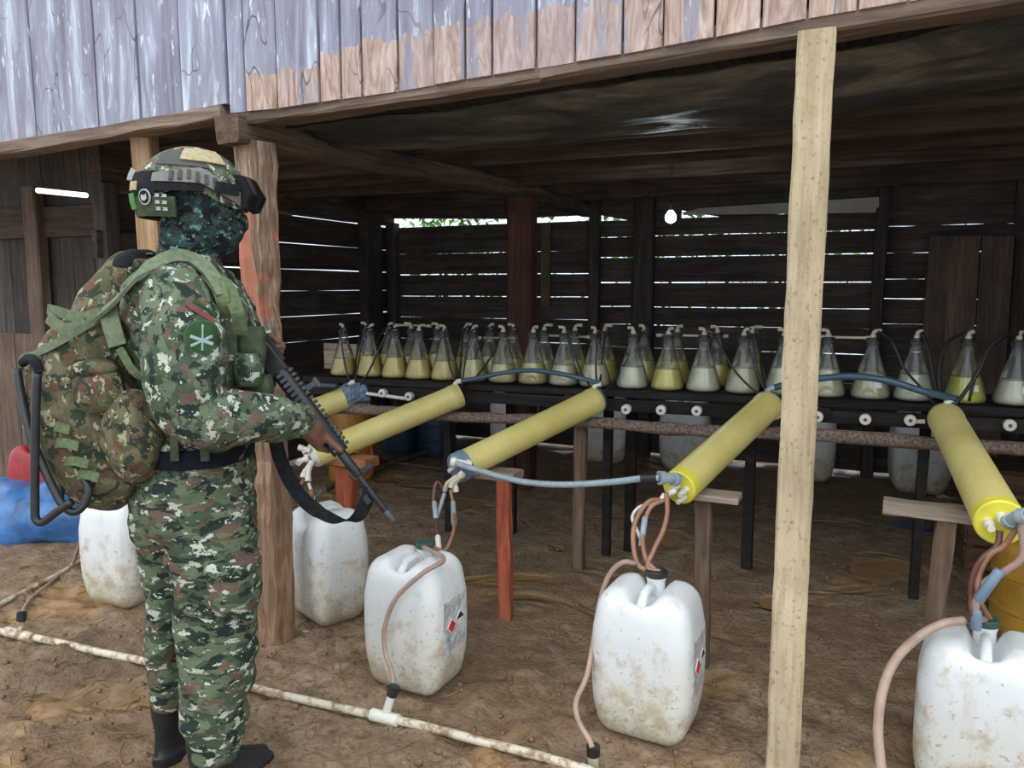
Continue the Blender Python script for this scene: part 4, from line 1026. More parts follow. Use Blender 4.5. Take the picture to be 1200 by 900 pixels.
# ------------------------------------------------------------------ muddy pipe along the ground
def gp(px, py, dz=0.012):
    q = P(px, py, z=0.012); return Vector((q.x, q.y, 0.004 + dz))
t = thing('ground_pipe', gp(300, 805, 0), 'long muddy cream plastic pipe lying across the mud in front of the jerrycans', 'pipe')
mb = MB(); mb.tube([gp(*q) for q in ((-90, 726), (0, 741), (60, 752), (120, 766), (180, 778), (250, 793), (300, 808), (350, 820), (400, 831), (445, 841), (500, 853), (560, 869), (620, 884), (680, 901), (740, 918), (800, 935))], 0.0145, 12, smooth=5); mb.build('pipe_run', M['pvc_mud'], t, smooth=True)
def tee(px, py, tp, lbl=None):
    q = gp(px, py); a_ = gp(px - 16, py - 4); b_ = gp(px + 16, py + 4)
    mb = MB(); mb.lathe([(0.016, 0), (0.021, 0.002), (0.021, (b_-a_).length-0.002), (0.016, (b_-a_).length)], a_, b_-a_, 14); mb.tube([q, tp], 0.0145, 12); o = mb.build('tee_joint', M['pvc_mud'] if lbl is None else M[lbl], t, smooth=True)
    mb = MB(); dd = (tp - q).normalized(); mb.lathe([(0.014, -0.004), (0.019, 0.0), (0.019, 0.034), (0.012, 0.036)], tp, dd, 14); mb.build('hose_connector', M['black_rubber'], o, smooth=True)
tee(451, 842, P(459, 815, y=2.05), 'pvc')
tee(24, 745, P(25, 727, y=1.95))
q = P(695, 896, z=0.0); mb = MB(); mb.lathe([(0.018, -0.05), (0.018, 0.03), (0.014, 0.032)], q, Vector((0, 0, 1)), 14); mb.build('riser', M['cream_pvc'], t, smooth=True)
mb = MB(); mb.lathe([(0.016, 0.028), (0.021, 0.032), (0.021, 0.062), (0.013, 0.064)], q, Vector((0, 0, 1)), 14); mb.build('hose_connector', M['black_rubber'], t, smooth=True)
# thin pole lying along the foot of the left wall
mb = MB(); mb.tube([P(380, 573, z=0.02), P(430, 552, z=0.03), P(520, 523, z=0.04)], 0.022, 10); top(mb, 'ground_pole', M['brown_wood'], 'thin grey pole lying on the earth towards the back left corner', 'pole', smooth=True)
mb = MB(); mb.tube([P(430, 536, z=0.05), P(470, 543, z=0.045), P(520, 550, z=0.04)], 0.010, 8); top(mb, 'thin_stick', M['brown_wood'], 'thin dark stick crossing the grey pole near the left back corner', 'stick', smooth=True)

# ------------------------------------------------------------------ drums, bag and other goods
def drum(px, py, r, h, mat, label, zfoot=0.0, yy=None):
    q = P(px, py, z=zfoot) if yy is None else P(px, py, y=yy)
    z0 = ground(q.x, q.y) - 0.004
    t = thing('drum', (q.x, q.y, z0), label, 'drum', 'drums and tubs on the floor')
    mb = MB(); mb.lathe([(r*0.9, 0), (r*0.97, 0.012), (r, 0.04), (r, h*0.30), (r*1.03, h*0.31), (r*1.03, h*0.345), (r, h*0.355), (r, h*0.64), (r*1.03, h*0.65), (r*1.03, h*0.685), (r, h*0.695), (r*0.99, h*0.95), (r*0.94, h), (r*0.5, h*1.003)], (0, 0, 0), seg=36); mb.build('drum_body', mat, t, smooth=True, world=False)
    mb = MB(); mb.lathe([(r*0.96, h*0.985), (r*0.97, h*1.03), (r*0.9, h*1.035), (r*0.88, h*1.01)], (0, 0, 0), seg=36); mb.build('rim', mat, t, smooth=True, world=False)
    return t
d_ = drum(1222, 745, 0.20, 0.42, M['drum_yellow'], 'ochre yellow plastic drum at the right edge behind the corner jerrycan')
drum(412, 560, 0.17, 0.56, M['orange_can'], 'orange yellow drum in the left bay behind the second yellow pipe')
drum(512, 530, 0.17, 0.40, M['drum_blue'], 'dark blue drum in the shade at the left under the flask table')
drum(470, 528, 0.16, 0.36, M['drum_blue'], 'dark blue tub left of the other dark blue drum in the shade')
t = thing('wooden_crate', P(1200, 590, y=4.6) , 'brown wooden crate in the shade at the right edge under the table', 'crate')
q = P(1195, 540, y=4.6); t.location = (q.x, 4.6, 0)
for z_ in (0.07, 0.20, 0.33, 0.46):
    mb = MB(); mb.box((0.02, -0.17, z_), (0.5, 0.02, 0.115)); mb.build('slat', M['crate'], t, world=False)
    mb = MB(); mb.box((-0.23, 0, z_), (0.02, 0.32, 0.115)); mb.build('slat', M['crate'], t, world=False)
mb = MB(); mb.box((0.02, 0, 0.53), (0.52, 0.36, 0.02)); mb.build('lid', M['crate'], t, world=False)
for x_, y_ in ((-0.21, -0.15), (0.25, -0.15), (-0.21, 0.15), (0.25, 0.15)):
    mb = MB(); mb.box((x_, y_, 0.26), (0.035, 0.035, 0.53)); mb.build('corner_post', M['crate'], t, world=False)

# blue plastic bag slumped at the left
q = P(30, 642, z=0)
mb = MB(); mb.ball((q.x - 0.22, q.y + 0.27, 0.10), (0.52, 0.30, 0.235), Matrix.Rotation(0.35, 3, 'Z'), 48, 28)
for p in mb.v:
    n_ = (p - Vector((q.x - 0.22, q.y + 0.27, 0.13))).normalized()
    p += n_ * (0.06 * noise.noise(p * 4.0) + 0.035 * noise.noise(p * 9.0) + 0.02 * abs(noise.noise(p * 17)))
    if p.z < 0: p.z = 0.0 + p.z * 0.1 - 0.012
top(mb, 'plastic_bag', M['blue_bag'], 'slumped blue plastic bag on the mud at the left edge', 'bag', smooth=True, sharp=60)
q = P(52, 575, y=3.0)
t = thing('red_jug', (q.x, 3.02, ground(q.x, 3.02) - 0.004), 'red plastic jug behind the blue bag at the left', 'jug', None, (0, 0, 0.3))
b_ = can_mesh()
for p in b_.v: p.x *= 1.15; p.y *= 0.9; p.z *= 1.02
b_.build('jug_body', M['red_plastic'], t, smooth=True, sharp=None, world=False)
mb = MB(); mb.lathe([(0.028, 0.36), (0.03, 0.525), (0.02, 0.53)], (0.0, 0.06, 0), seg=14); mb.build('cap', M['red_plastic'], t, smooth=True, world=False)
q = P(88, 590, y=3.0)
mb = MB(); mb.ball((q.x + 0.03, 3.05, 0.14), (0.13, 0.11, 0.15), None, 24, 14)
for p in mb.v: p += Vector((0, 0, 1)) * 0.02 * noise.noise(p * 9)
for p in mb.v: p.z = max(p.z, -0.01)
top(mb, 'red_sack', M['red_plastic'], 'small dark red sack between the red jug and the pack', 'sack', smooth=True)
# grey board standing behind the left end of the flasks
a_, b_ = P(380, 402, y=4.062), P(420, 462, y=4.062)
mb = MB(); mb.box(((a_.x + b_.x)/2, 4.062, (a_.z + tz(a_.x))/2), (b_.x - a_.x, 0.014, a_.z - tz(a_.x))); top(mb, 'grey_board', M['grey_board'], 'upright grey board standing on the table behind the leftmost flask', 'board')
# scraps on the earth
def scrap(px, py, s_, mat, label, name, z=0.012):
    q = P(px, py, z=0); q.z = ground(q.x, q.y)
    mb = MB(); rr = []
    for i in range(5):
        rr.append([q + Vector(((i/4 - .5)*s_*2.2, (j/3 - .5)*s_, 0.006 + s_*0.35*abs(noise.noise(Vector((i*1.7, j*2.1, px)))))) for j in range(4)])
    mb.loft(rr, cap=False, closed=False); mb.loft([[p - Vector((0, 0, 0.008)) for p in r] for r in rr], cap=False, closed=False)
    return top(mb, name, mat, label, 'scrap', smooth=True)
scrap(1003, 546, 0.11, M['scrap'], 'crumpled white plastic scrap on the ground under the table right of the pale post', 'plastic_scrap')
scrap(1068, 618, 0.09, M['blue_scrap'], 'dark blue plastic scrap on the earth left of the right hand stand', 'plastic_scrap')
scrap(545, 531, 0.06, M['scrap'], 'small white plastic scrap below the blue hose in the left of the shade', 'plastic_scrap')
scrap(358, 738, 0.016, M['scrap'], 'tiny white scrap on the mud at the foot of the weathered post', 'plastic_scrap')

# clods and straw on the mud
mb = MB()
for i in range(520):
    px = random.uniform(-20, 1200); py = random.uniform(600, 905)
    q = P(px, py, z=0)
    if q.y > 5: continue
    r_ = random.choice((0.005, 0.006, 0.008, 0.010, 0.014)) * random.uniform(0.7, 1.2)
    c_ = Vector((q.x, q.y, ground(q.x, q.y) + r_*0.15))
    rr = [[c_ + Vector((math.cos(a)*r_*w*random.uniform(.7, 1.2), math.sin(a)*r_*w*random.uniform(.7, 1.2), h*r_)) for a in (0, 1.26, 2.5, 3.77, 5.03)] for w, h in ((1.1, -0.5), (1.0, 0.3), (0.45, 0.75))]
    mb.loft(rr)
o = top(mb, 'mud_clods', M['clod'], 'small clods of mud scattered over the ground', 'clods', smooth=True, sharp=None, kind='stuff')
mb = MB()
for i in range(650):
    q = P(random.uniform(0, 1000), random.uniform(640, 905), z=0); a = random.uniform(0, PI); l_ = random.uniform(0.015, 0.055)
    p0 = Vector((q.x - math.cos(a)*l_, q.y - math.sin(a)*l_, 0)); p1 = Vector((q.x + math.cos(a)*l_, q.y + math.sin(a)*l_, 0)); pm = (p0+p1)/2 + Vector((math.sin(a), -math.cos(a), 0)) * random.uniform(-.3, .3)*l_
    for p in (p0, p1, pm): p.z = ground(p.x, p.y) + 0.004
    mb.tube([p0, pm, p1], 0.0016, 4)
top(mb, 'straw', M['straw'], 'dry stalks and straw trodden into the mud', 'straw', kind='stuff')

# ------------------------------------------------------------------ lamps
q = P(786, 254, y=4.45)
t = thing('light_bulb', q - Vector((0, 0, 0.05)), 'lit round bulb hanging on a cord under the joists', 'bulb')
mb = MB(); mb.lathe([(0.012, 0.036), (0.016, 0.028), (0.030, 0.008), (0.032, -0.006), (0.026, -0.024), (0.012, -0.034), (0.001, -0.036)], q, seg=20); mb.build('globe', M['bulb'], t, smooth=True)
mb = MB(); mb.lathe([(0.014, 0.034), (0.017, 0.036), (0.017, 0.075), (0.006, 0.082)], q, seg=14); mb.build('socket', M['black_rubber'], t, smooth=True)
mb = MB(); mb.tube([q + Vector((0, 0, 0.078)), Vector((q.x, q.y, 2.322))], 0.003, 6); mb.build('cord', M['black_rubber'], t)
ld = bpy.data.lights.new('bulb_light', 'POINT'); ld.energy = 3.0; ld.color = (0.85, 0.95, 1.0); ld.shadow_soft_size = 0.04
lo = bpy.data.objects.new('bulb_light', ld); lo.location = q - Vector((0, 0, 0.08)); COL.objects.link(lo)
a_, b_ = P(43, 223, x=-4.05), P(102, 229, x=-4.05)
t = thing('tube_lamp', (a_ + b_)/2, 'lit white tube lamp under the joists at the left', 'lamp')
mb = MB(); mb.lathe([(0.012, 0.0), (0.014, 0.004), (0.014, (b_-a_).length - 0.004), (0.012, (b_-a_).length)], a_, b_ - a_, 14); mb.build('tube', M['tube_lit'], t, smooth=True)
for p_ in (a_.lerp(b_, 0.1), a_.lerp(b_, 0.9)):
    mb = MB(); mb.tube([p_ + Vector((0, 0, 0.01)), Vector((p_.x, p_.y, 2.322))], 0.003, 6); mb.build('hanger', M['black_rubber'], t)

# ------------------------------------------------------------------ soldier
def camo(name, cols, scale, stretch=(1, 1, 1), rough=0.85, quant=0.0, bmp=0.4):
    """cols: base, second, third, dark, light"""
    m, t, b = new_mat(name); v = coords(t, stretch)
    if quant:
        sn = nd(t, 'ShaderNodeVectorMath', operation='SNAP'); sn.inputs[1].default_value = (quant,)*3
        t.links.new(v, sn.inputs[0]); v0 = v; v = sn.outputs[0]
    else: v0 = v
    def off(k):
        mp = nd(t, 'ShaderNodeMapping'); mp.inputs['Location'].default_value = (k*3.7, k*1.9, k*5.3); t.links.new(v, mp.inputs[0]); return mp.outputs[0]
    c = ramp(t, nz(t, off(1), scale, 3, 0.6, 0.4), [(0.0, cols[0]), (0.50, cols[1])], True)
    c = mixc(t, ramp(t, nz(t, off(2), scale*0.9, 3, 0.6, 0.5), [(0.0, 0.0), (0.565, 1.0)], True), c, cols[2])
    c = mixc(t, ramp(t, nz(t, off(3), scale*1.1, 3, 0.6, 0.5), [(0.0, 0.0), (0.555, 1.0)], True), c, cols[3])
    c = mixc(t, ramp(t, nz(t, off(4), scale*1.7, 3, 0.6, 0.3), [(0.0, 0.0), (0.60, 1.0)], True), c, cols[4])
    t.links.new(c, b.inputs['Base Color']); b.inputs['Roughness'].default_value = rough; b.inputs['Specular IOR Level'].default_value = 0.2
    h = mathn(t, 'ADD', nz(t, v0, 26, 4, 0.6, 1.0), mathn(t, 'MULTIPLY', nz(t, v0, 300, 2), 0.12))
    bump(t, b, h, bmp, 0.012)
    return m
M['camo'] = camo('green_camouflage_cloth', ((0.060, 0.092, 0.058), (0.130, 0.172, 0.112), (0.135, 0.092, 0.068), (0.022, 0.036, 0.030), (0.47, 0.51, 0.43)), 21, (1, 1, 1.0), 0.85, 0.0026)
M['camo_trousers'] = camo('green_camouflage_trousers', ((0.055, 0.084, 0.052), (0.120, 0.158, 0.098), (0.135, 0.092, 0.068), (0.020, 0.034, 0.028), (0.47, 0.51, 0.43)), 19, (0.75, 0.75, 1.5), 0.85, 0.0026)
M['camo_pack'] = camo('brown_camouflage_cloth', ((0.095, 0.10, 0.055), (0.15, 0.135, 0.080), (0.13, 0.075, 0.05), (0.035, 0.05, 0.035), (0.36, 0.34, 0.24)), 24, (1, 1, 0.8), 0.9, 0.0026, 0.5)
M['camo_scarf'] = camo('dark_teal_camouflage_cloth', ((0.018, 0.036, 0.036), (0.032, 0.070, 0.066), (0.045, 0.038, 0.042), (0.009, 0.012, 0.013), (0.15, 0.25, 0.235)), 26, (1, 1, 1.5), 0.85, 0.003)
M['helmet'] = camo('helmet_cover', ((0.075, 0.095, 0.06), (0.13, 0.16, 0.10), (0.14, 0.095, 0.075), (0.03, 0.04, 0.035), (0.50, 0.50, 0.42)), 30, (1, 1, 1), 0.6, 0.003, 0.1)
M['webbing'] = plain('green_webbing', (0.12, 0.165, 0.085), 0.85, 0, 0.3, 60, 0.4)
M['webbing_pale'] = plain('pale_green_webbing', (0.15, 0.19, 0.12), 0.8, 0, 0.25, 60, 0.4)
M['olive'] = plain('olive_cloth', (0.065, 0.088, 0.048), 0.85, 0, 0.35, 40, 0.5)
M['skin'] = plain('brown_skin', (0.16, 0.078, 0.053), 0.5, 0, 0.18, 24, 0.15)
M['boot'] = plain('black_boot_rubber', (0.016, 0.017, 0.018), 0.45, 0, 0.3, 20, 0.3)
M['belt'] = plain('dark_belt', (0.008, 0.010, 0.016), 0.9)
M['black_cloth'] = plain('black_cloth', (0.013, 0.015, 0.018), 0.85, 0, 0.4, 60, 0.4)
M['gun'] = plain('gun_metal', (0.028, 0.030, 0.034), 0.38, 0.3, 0.25, 30)
M['gun_poly'] = plain('black_polymer', (0.022, 0.023, 0.025), 0.5, 0, 0.25, 60)
M['gun_rib'] = plain('worn_gun_metal', (0.075, 0.08, 0.085), 0.4, 0.3, 0.2, 30)
M['rail_grey'] = plain('helmet_rail', (0.17, 0.17, 0.155), 0.5)
M['tan_patch'] = plain('tan_velcro', (0.42, 0.36, 0.22), 0.9, 0, 0.2, 90)
M['patch_green'] = plain('patch_green', (0.10, 0.26, 0.07), 0.8)
M['patch_dark_green'] = plain('patch_dark_green', (0.03, 0.08, 0.026), 0.8)
M['patch_grey'] = plain('patch_grey', (0.42, 0.44, 0.44), 0.7)
M['patch_ink'] = plain('patch_ink', (0.06, 0.065, 0.06), 0.7)
M['patch_pale'] = plain('patch_pale', (0.30, 0.40, 0.41), 0.7)
M['patch_red'] = plain('patch_maroon', (0.20, 0.07, 0.06), 0.8)
M['lens'] = plain('dark_lens', (0.01, 0.011, 0.014), 0.12, 0, 0.1, 10)

HEAD = YAW + math.radians(12)
FD = Vector((math.cos(HEAD), math.sin(HEAD), 0)); LD = Vector((-math.sin(HEAD), math.cos(HEAD), 0)); ZD = Vector((0, 0, 1))
NSEG = 28
def hring(pl, pr, py, off, hd, grow=0.0, squash=2.3):
    """level ring whose outline spans pl..pr in the photograph"""
    a = S(pl, py, off); b = S(pr, py, off); c = (a + b) / 2; w = (b - a).length / 2 + grow; hd = hd + grow
    out = []
    for j in range(NSEG):
        th = 2*PI*j/NSEG; cx, sx = math.cos(th), math.sin(th)
        e = 2 / squash
        out.append(c + RT * (w * math.copysign(abs(cx)**e, cx)) + FH * (hd * math.copysign(abs(sx)**e, sx)))
    return out
def rings(rows, grow=0.0): return [hring(*r, grow=grow) for r in rows]
def limb(mb, pts, rs, seg=18, smooth=5, grow=0.0):
    p = spline([Vector(q) for q in pts], smooth); n = len(p)
    mb.tube(p, [interp(rs, i/(n-1)) + grow for i in range(n)], seg)
    mb.ball(p[0], rs[0] + grow, None, 14, 8); mb.ball(p[-1], rs[-1] + grow, None, 14, 8)

person = thing('person', (S(232, 900, 0.0).x, S(232, 900, 0.0).y, 0), 'soldier in green camouflage with helmet and face scarf, standing and holding a rifle', 'person')
TORSO = [(184, 289, 538, 0, 0.15), (182, 289, 515, 0, 0.15), (180, 292, 480, 0, 0.155), (174, 300, 440, 0, 0.165), (166, 300, 400, 0, 0.18), (161, 288, 362, 0, 0.205), (164, 270, 338, 0, 0.205), (176, 262, 322, 0, 0.17), (190, 252, 306, 0, 0.085)]
PELVIS = [(184, 289, 530, 0, 0.15), (179, 290, 550, 0, 0.16), (167, 291, 575, 0, 0.17), (164, 293, 602, 0, 0.17), (166, 293, 622, 0, 0.15)]
NEAR = [(190, 293, 590, -0.07, 0.10), (198, 297, 640, -0.07, 0.10), (207, 301, 680, -0.07, 0.095), (211, 300, 720, -0.07, 0.09), (213, 300, 748, -0.07, 0.09), (214, 295, 780, -0.07, 0.085), (216, 288, 820, -0.07, 0.085), (219, 284, 852, -0.07, 0.08), (223, 281, 872, -0.07, 0.075), (228, 277, 882, -0.07, 0.068)]
FAR = [(166, 245, 590, 0.11, 0.10), (170, 238, 640, 0.11, 0.095), (176, 228, 680, 0.11, 0.085), (178, 220, 720, 0.11, 0.08), (177, 218, 748, 0.11, 0.08), (179, 217, 780, 0.11, 0.078), (182, 217, 806, 0.11, 0.074), (186, 215, 822, 0.11, 0.064)]
SH, EL, WR = S(206, 346, -0.165), S(225, 480, -0.235), S(352, 494, -0.10)
ARM_P = [SH, S(215, 398, -0.215), S(219, 442, -0.235), EL, S(255, 492, -0.22), S(300, 489, -0.17), WR]
ARM_R = [0.076, 0.093, 0.089, 0.080, 0.074, 0.062, 0.043]
SH2, EL2, WR2 = S(258, 345, 0.19), S(292, 440, 0.27), S(304, 402, 0.14)
ARM2_P = [SH2, S(272, 400, 0.25), EL2, S(300, 425, 0.22), WR2]
ARM2_R = [0.07, 0.07, 0.062, 0.055, 0.042]

# continuous body: head, neck, trunk, arms with fingers, legs, feet
def hand(mb, wrist, palm_dir, across, back, curl, sc=1.0, spread=0.0):
    """palm with four curled fingers and a thumb; 'back' is the outward side of the back of the hand"""
    pd, ac, bk = palm_dir.normalized(), across.normalized(), back.normalized()
    L = 0.092 * sc
    rr = []
    for s_, w, th in ((-0.25, 0.027, 0.021), (0.0, 0.030, 0.022), (0.3, 0.038, 0.021), (0.65, 0.042, 0.019), (1.0, 0.040, 0.015)):
        c = wrist + pd * L * s_
        rr.append([c + ac * (w*sc*math.cos(2*PI*j/16)) + bk * (th*sc*math.sin(2*PI*j/16)) for j in range(16)])
    mb.loft(rr)
    for i, (o, l1, l2, l3) in enumerate(((0.030, 0.042, 0.026, 0.021), (0.0105, 0.046, 0.030, 0.022), (-0.010, 0.043, 0.028, 0.021), (-0.029, 0.034, 0.021, 0.018))):
        p = wrist + pd * L * 0.95 + ac * o * sc + bk * 0.003
        ang = curl[0] + 0.06*i; pts = [p - pd*0.02, p]
        for l, da in ((l1, 0), (l2, curl[1]), (l3, curl[2])):
            ang += da
            p = p + (pd * math.cos(ang) - bk * math.sin(ang)) * l * sc
            pts.append(p)
        r0 = (0.0092, 0.0095, 0.0092, 0.0080)[i] * sc
        mb.tube(pts, [r0*1.1, r0*1.12, r0, r0*0.92, r0*0.75], 10); mb.ball(pts[-1], r0*0.75, None, 10, 6)
        mb.ball(pts[2], r0*1.05, None, 10, 6); mb.ball(pts[3], r0*0.97, None, 10, 6)
def thumb(mb, pts, r): 
    mb.tube(pts, r, 10); mb.ball(pts[-1], r[-1], None, 10, 6)
body = MB()
body.loft(rings(TORSO, -0.022)); body.loft(rings(PELVIS, -0.02)); body.loft(rings(NEAR, -0.018)); body.loft(rings(FAR, -0.016))
limb(body, ARM_P, ARM_R, grow=-0.020); limb(body, ARM2_P, ARM2_R, grow=-0.016)
body.tube([S(222, 325, 0), S(226, 300, 0), S(230, 275, 0.0)], [0.075, 0.060, 0.060], 18)
hc = S(236, 240, 0.0)
hrot = Matrix((FD, LD, ZD)).transposed()
body.ball(hc, (0.098, 0.078, 0.118), hrot, 24, 16)                      # skull
body.ball(hc + FD*0.035 - ZD*0.055, (0.062, 0.056, 0.072), hrot, 20, 12) # face and jaw
body.ball(hc + FD*0.100 - ZD*0.040, (0.016, 0.013, 0.024), hrot, 12, 8)  # nose
for s_ in (-1, 1): body.ball(hc + LD*s_*0.078 - ZD*0.03 - FD*0.005, (0.020, 0.010, 0.032), hrot, 12, 8)
# rifle line first: hands close on it
RA, RB = S(252, 336, 0.015), S(461, 611, 0.0)
RD = (RB - RA).normalized(); RTOP = (RT*0.80 + UP*0.60); RTOP = (RTOP - RD * RTOP.dot(RD)).normalized(); RSIDE = RD.cross(RTOP)
if RSIDE.dot(FH) > 0: RSIDE = -RSIDE   # side that faces the camera
def RP(px, py): # nearest point of the rifle axis to a pixel
    best = min((( (RA.lerp(RB, i/400) - EYE).normalized() - ray(px, py).normalized()).length, i) for i in range(401)); return RA.lerp(RB, best[1]/400)
GR = RP(386, 512)
hw = S(356, 496, -0.095)
pd = (GR - RTOP*0.046 + FH*0.012 - hw).normalized()
ac = RD - pd*RD.dot(pd); ac.normalize()
bk = pd.cross(ac); bk = bk if bk.dot(RTOP) < 0 else -bk
hand(body, hw, pd, ac, bk, (0.42, 0.80, 0.75), 1.1)
mb_ = GR + RSIDE*0.036
thumb(body, [hw + pd*0.005 - bk*0.006, hw + pd*0.035 - bk*0.022 + ac*0.012, lerp(hw + pd*0.06, mb_, 0.55) + RSIDE*0.008 - bk*0.012, mb_ + RD*0.016 + RTOP*0.004, GR + RSIDE*0.030 + RD*0.050 + RTOP*0.010], [0.022, 0.020, 0.0145, 0.0115, 0.0088])
# left hand on the pistol grip
PGb = RP(300, 398) - RTOP*0.055
hw2 = WR2
pd2 = (PGb + RD*-0.01 - hw2).normalized(); pd2 = (RT*0.55 + UP*-0.2 - FH*0.35).normalized()
ac2 = UP - pd2*UP.dot(pd2); bk2 = pd2.cross(ac2); bk2 = bk2 if bk2.dot(FH) > 0 else -bk2
hand(body, hw2, pd2, ac2, bk2, (0.5, 0.9, 0.7), 0.95)
thumb(body, [hw2 + pd2*0.015 + ac2*0.02, hw2 + pd2*0.04 + ac2*0.036, hw2 + pd2*0.075 + ac2*0.038 - bk2*0.01], [0.015, 0.013, 0.009])
# lower legs and feet inside the boots
FTD = (RT*0.40 + FH*0.92).normalized(); FTN = (RT*0.60 + FH*0.80).normalized()
NF, FF_ = S(247, 944, -0.07), S(203, 888, 0.11)
NF.z = ground(NF.x, NF.y) + 0.02; FF_.z = ground(FF_.x, FF_.y) + 0.02
for f_, kn, ft_ in ((NF, S(252, 850, -0.07), FTN), (FF_, S(201, 800, 0.11), FTD)):
    body.tube([kn, f_ + ZD*0.10, f_ + ZD*0.05], [0.045, 0.034, 0.030], 14)
    body.tube([f_ + ZD*0.045 - ft_*0.03, f_ + ZD*0.045 + ft_*0.05, f_ + ZD*0.035 + ft_*0.13], [0.022, 0.024, 0.018], 14)
bme = remesh(body, 0.0048, 3, 0.5)
mesh_part(bme, 'body', M['skin'], person)

def folds(amp, sx, sz):
    def f(p):
        a = noise.noise(Vector((p.x*sx, p.y*sx, p.z*sz))); b = noise.noise(Vector((p.x*sx*2.3 + 5, p.y*sx*2.3, p.z*sz*1.9)))
        return amp * ((1 - 2*abs(a)) * 0.8 + 0.5*b)
    return f
jk = MB(); jk.loft(rings(TORSO[:-1] + [(186, 252, 310, 0, 0.105), (192, 250, 300, 0, 0.085)], 0.0)); limb(jk, ARM_P, ARM_R); limb(jk, ARM2_P, ARM2_R)
jk.tube([S(345, 493, -0.105), S(356, 496, -0.09)], [0.042, 0.040], 18)
jko = mesh_part(remesh(jk, 0.0085, 5, 0.5, folds(0.014, 8, 13)), 'jacket', M['camo'], person)
from mathutils.bvhtree import BVHTree
JB = BVHTree.FromPolygons([v.co + Vector(person.location) for v in jko.data.vertices], [list(p.vertices) for p in jko.data.polygons])
tr = MB(); tr.loft(rings(PELVIS)); tr.loft(rings(NEAR)); tr.loft(rings(FAR))
mesh_part(remesh(tr, 0.0085, 5, 0.5, folds(0.014, 7, 12)), 'trousers', M['camo_trousers'], person)
# thigh pocket
pk = MB(); pk.loft([hring(244, 297, 652, -0.115, 0.075), hring(246, 302, 660, -0.125, 0.085), hring(248, 303, 690, -0.125, 0.085), hring(248, 301, 712, -0.118, 0.075)])
mesh_part(remesh(pk, 0.007, 4, 0.5, folds(0.003, 12, 20)), 'thigh_pocket', M['camo_trousers'], person)
pf = MB(); pf.loft([hring(243, 299, 648, -0.122, 0.082), hring(243, 303, 652, -0.128, 0.088), hring(243, 304, 664, -0.13, 0.09), hring(245, 303, 666, -0.126, 0.086)])
mesh_part(remesh(pf, 0.006, 3, 0.5), 'pocket_flap', M['camo_trousers'], person)
sf = MB()
sf.loft(rings([(189, 252, 316, 0, 0.09), (188, 251, 305, 0, 0.082), (189, 253, 294, 0, 0.080), (191, 266, 284, 0, 0.082), (193, 276, 272, 0, 0.084), (193, 279, 258, 0, 0.088), (193, 280, 244, 0, 0.092), (194, 279, 232, 0, 0.092), (196, 272, 222, 0, 0.09)]))
sf.ball(hc + FD*0.037 - ZD*0.055, (0.070, 0.064, 0.082), hrot, 20, 12)
sf.ball(hc + FD*0.104 - ZD*0.045, (0.018, 0.016, 0.026), hrot, 12, 8)
mesh_part(remesh(sf, 0.006, 3, 0.5, folds(0.004, 12, 26)), 'face_scarf', M['camo_scarf'], person)
# helmet: shell with raised rim over the ears
TILT = Matrix.Rotation(math.radians(4), 3, LD)
hrt = TILT @ hrot
HC = S(227, 231, 0.0)
def hel(az, el, gr=0.0):
    rx, ry, rz = 0.144 + gr, 0.124 + gr, 0.131 + gr
    return HC + hrt @ Vector((math.cos(az)*math.cos(el)*rx, math.sin(az)*math.cos(el)*ry, math.sin(el)*rz))
def rim(az):
    c = abs(((az + PI) % (2*PI)) - PI)      # 0 front, pi back
    ear = math.exp(-((c - 1.55) / 0.50)**2)
    return math.radians(-12 + 18*ear - 14*max(0, (c - 2.0)/1.14))
hm = MB(); NA = 48
out = [[hel(2*PI*j/NA, lerp(rim(2*PI*j/NA), PI/2*0.995, (i/14)**0.9)) for j in range(NA)] for i in range(15)]
inn = [[hel(2*PI*j/NA, lerp(rim(2*PI*j/NA), PI/2*0.995, (i/6)), -0.012) for j in range(NA)] for i in range(7)]
hm.loft(list(reversed(inn)) + out)
helm = hm.build('helmet', M['helmet'], person, smooth=True, sharp=50)
def helpatch(az0, az1, el0, el1, mat, nm, gr=0.003, th=0.004, n=8, parent=None, e0b=None, e1b=None):
    e0b = el0 if e0b is None else e0b; e1b = el1 if e1b is None else e1b
    mb = MB(); rr = []
    for i in range(n + 1):
        t_ = i / n; az = lerp(az0, az1, t_); a_ = lerp(el0, e0b, t_); b_ = lerp(el1, e1b, t_)
        rr.append([hel(az, a_, gr), hel(az, (a_ + b_)/2, gr), hel(az, b_, gr), hel(az, b_, gr + th), hel(az, (a_+b_)/2, gr + th), hel(az, a_, gr + th)])
    mb.loft(rr)
    return mb.build(nm, mat, parent or helm)
D_ = math.radians
# azimuths: 0 front, -90 = right side of the head, facing the camera
helpatch(D_(-66), D_(-128), D_(30), D_(56), M['patch_ink'], 'velcro_panel', 0.0015, 0.002)
helpatch(D_(-42), D_(-98), D_(37), D_(58), M['tan_patch'], 'tan_panel', 0.004, 0.004)
helpatch(D_(-30), D_(-75), D_(-9), D_(5), M['rail_grey'], 'side_rail', 0.004, 0.008, 8, None, D_(10), D_(27))
helpatch(D_(-75), D_(-122), D_(10), D_(27), M['rail_grey'], 'side_rail', 0.004, 0.008, 8, None, D_(8), D_(17))
rl = MB()
for k in range(7):
    az = D_(-52 - k*8); e = D_(5 + min(k, 4)*2.0 - max(0, k-4)*1.5)
    rl.loft([[hel(az, e, 0.012), hel(az - 0.06, e, 0.012), hel(az - 0.06, e, 0.017), hel(az, e, 0.017)], [hel(az, e + 0.17, 0.012), hel(az - 0.06, e + 0.17, 0.012), hel(az - 0.06, e + 0.17, 0.017), hel(az, e + 0.17, 0.017)]])
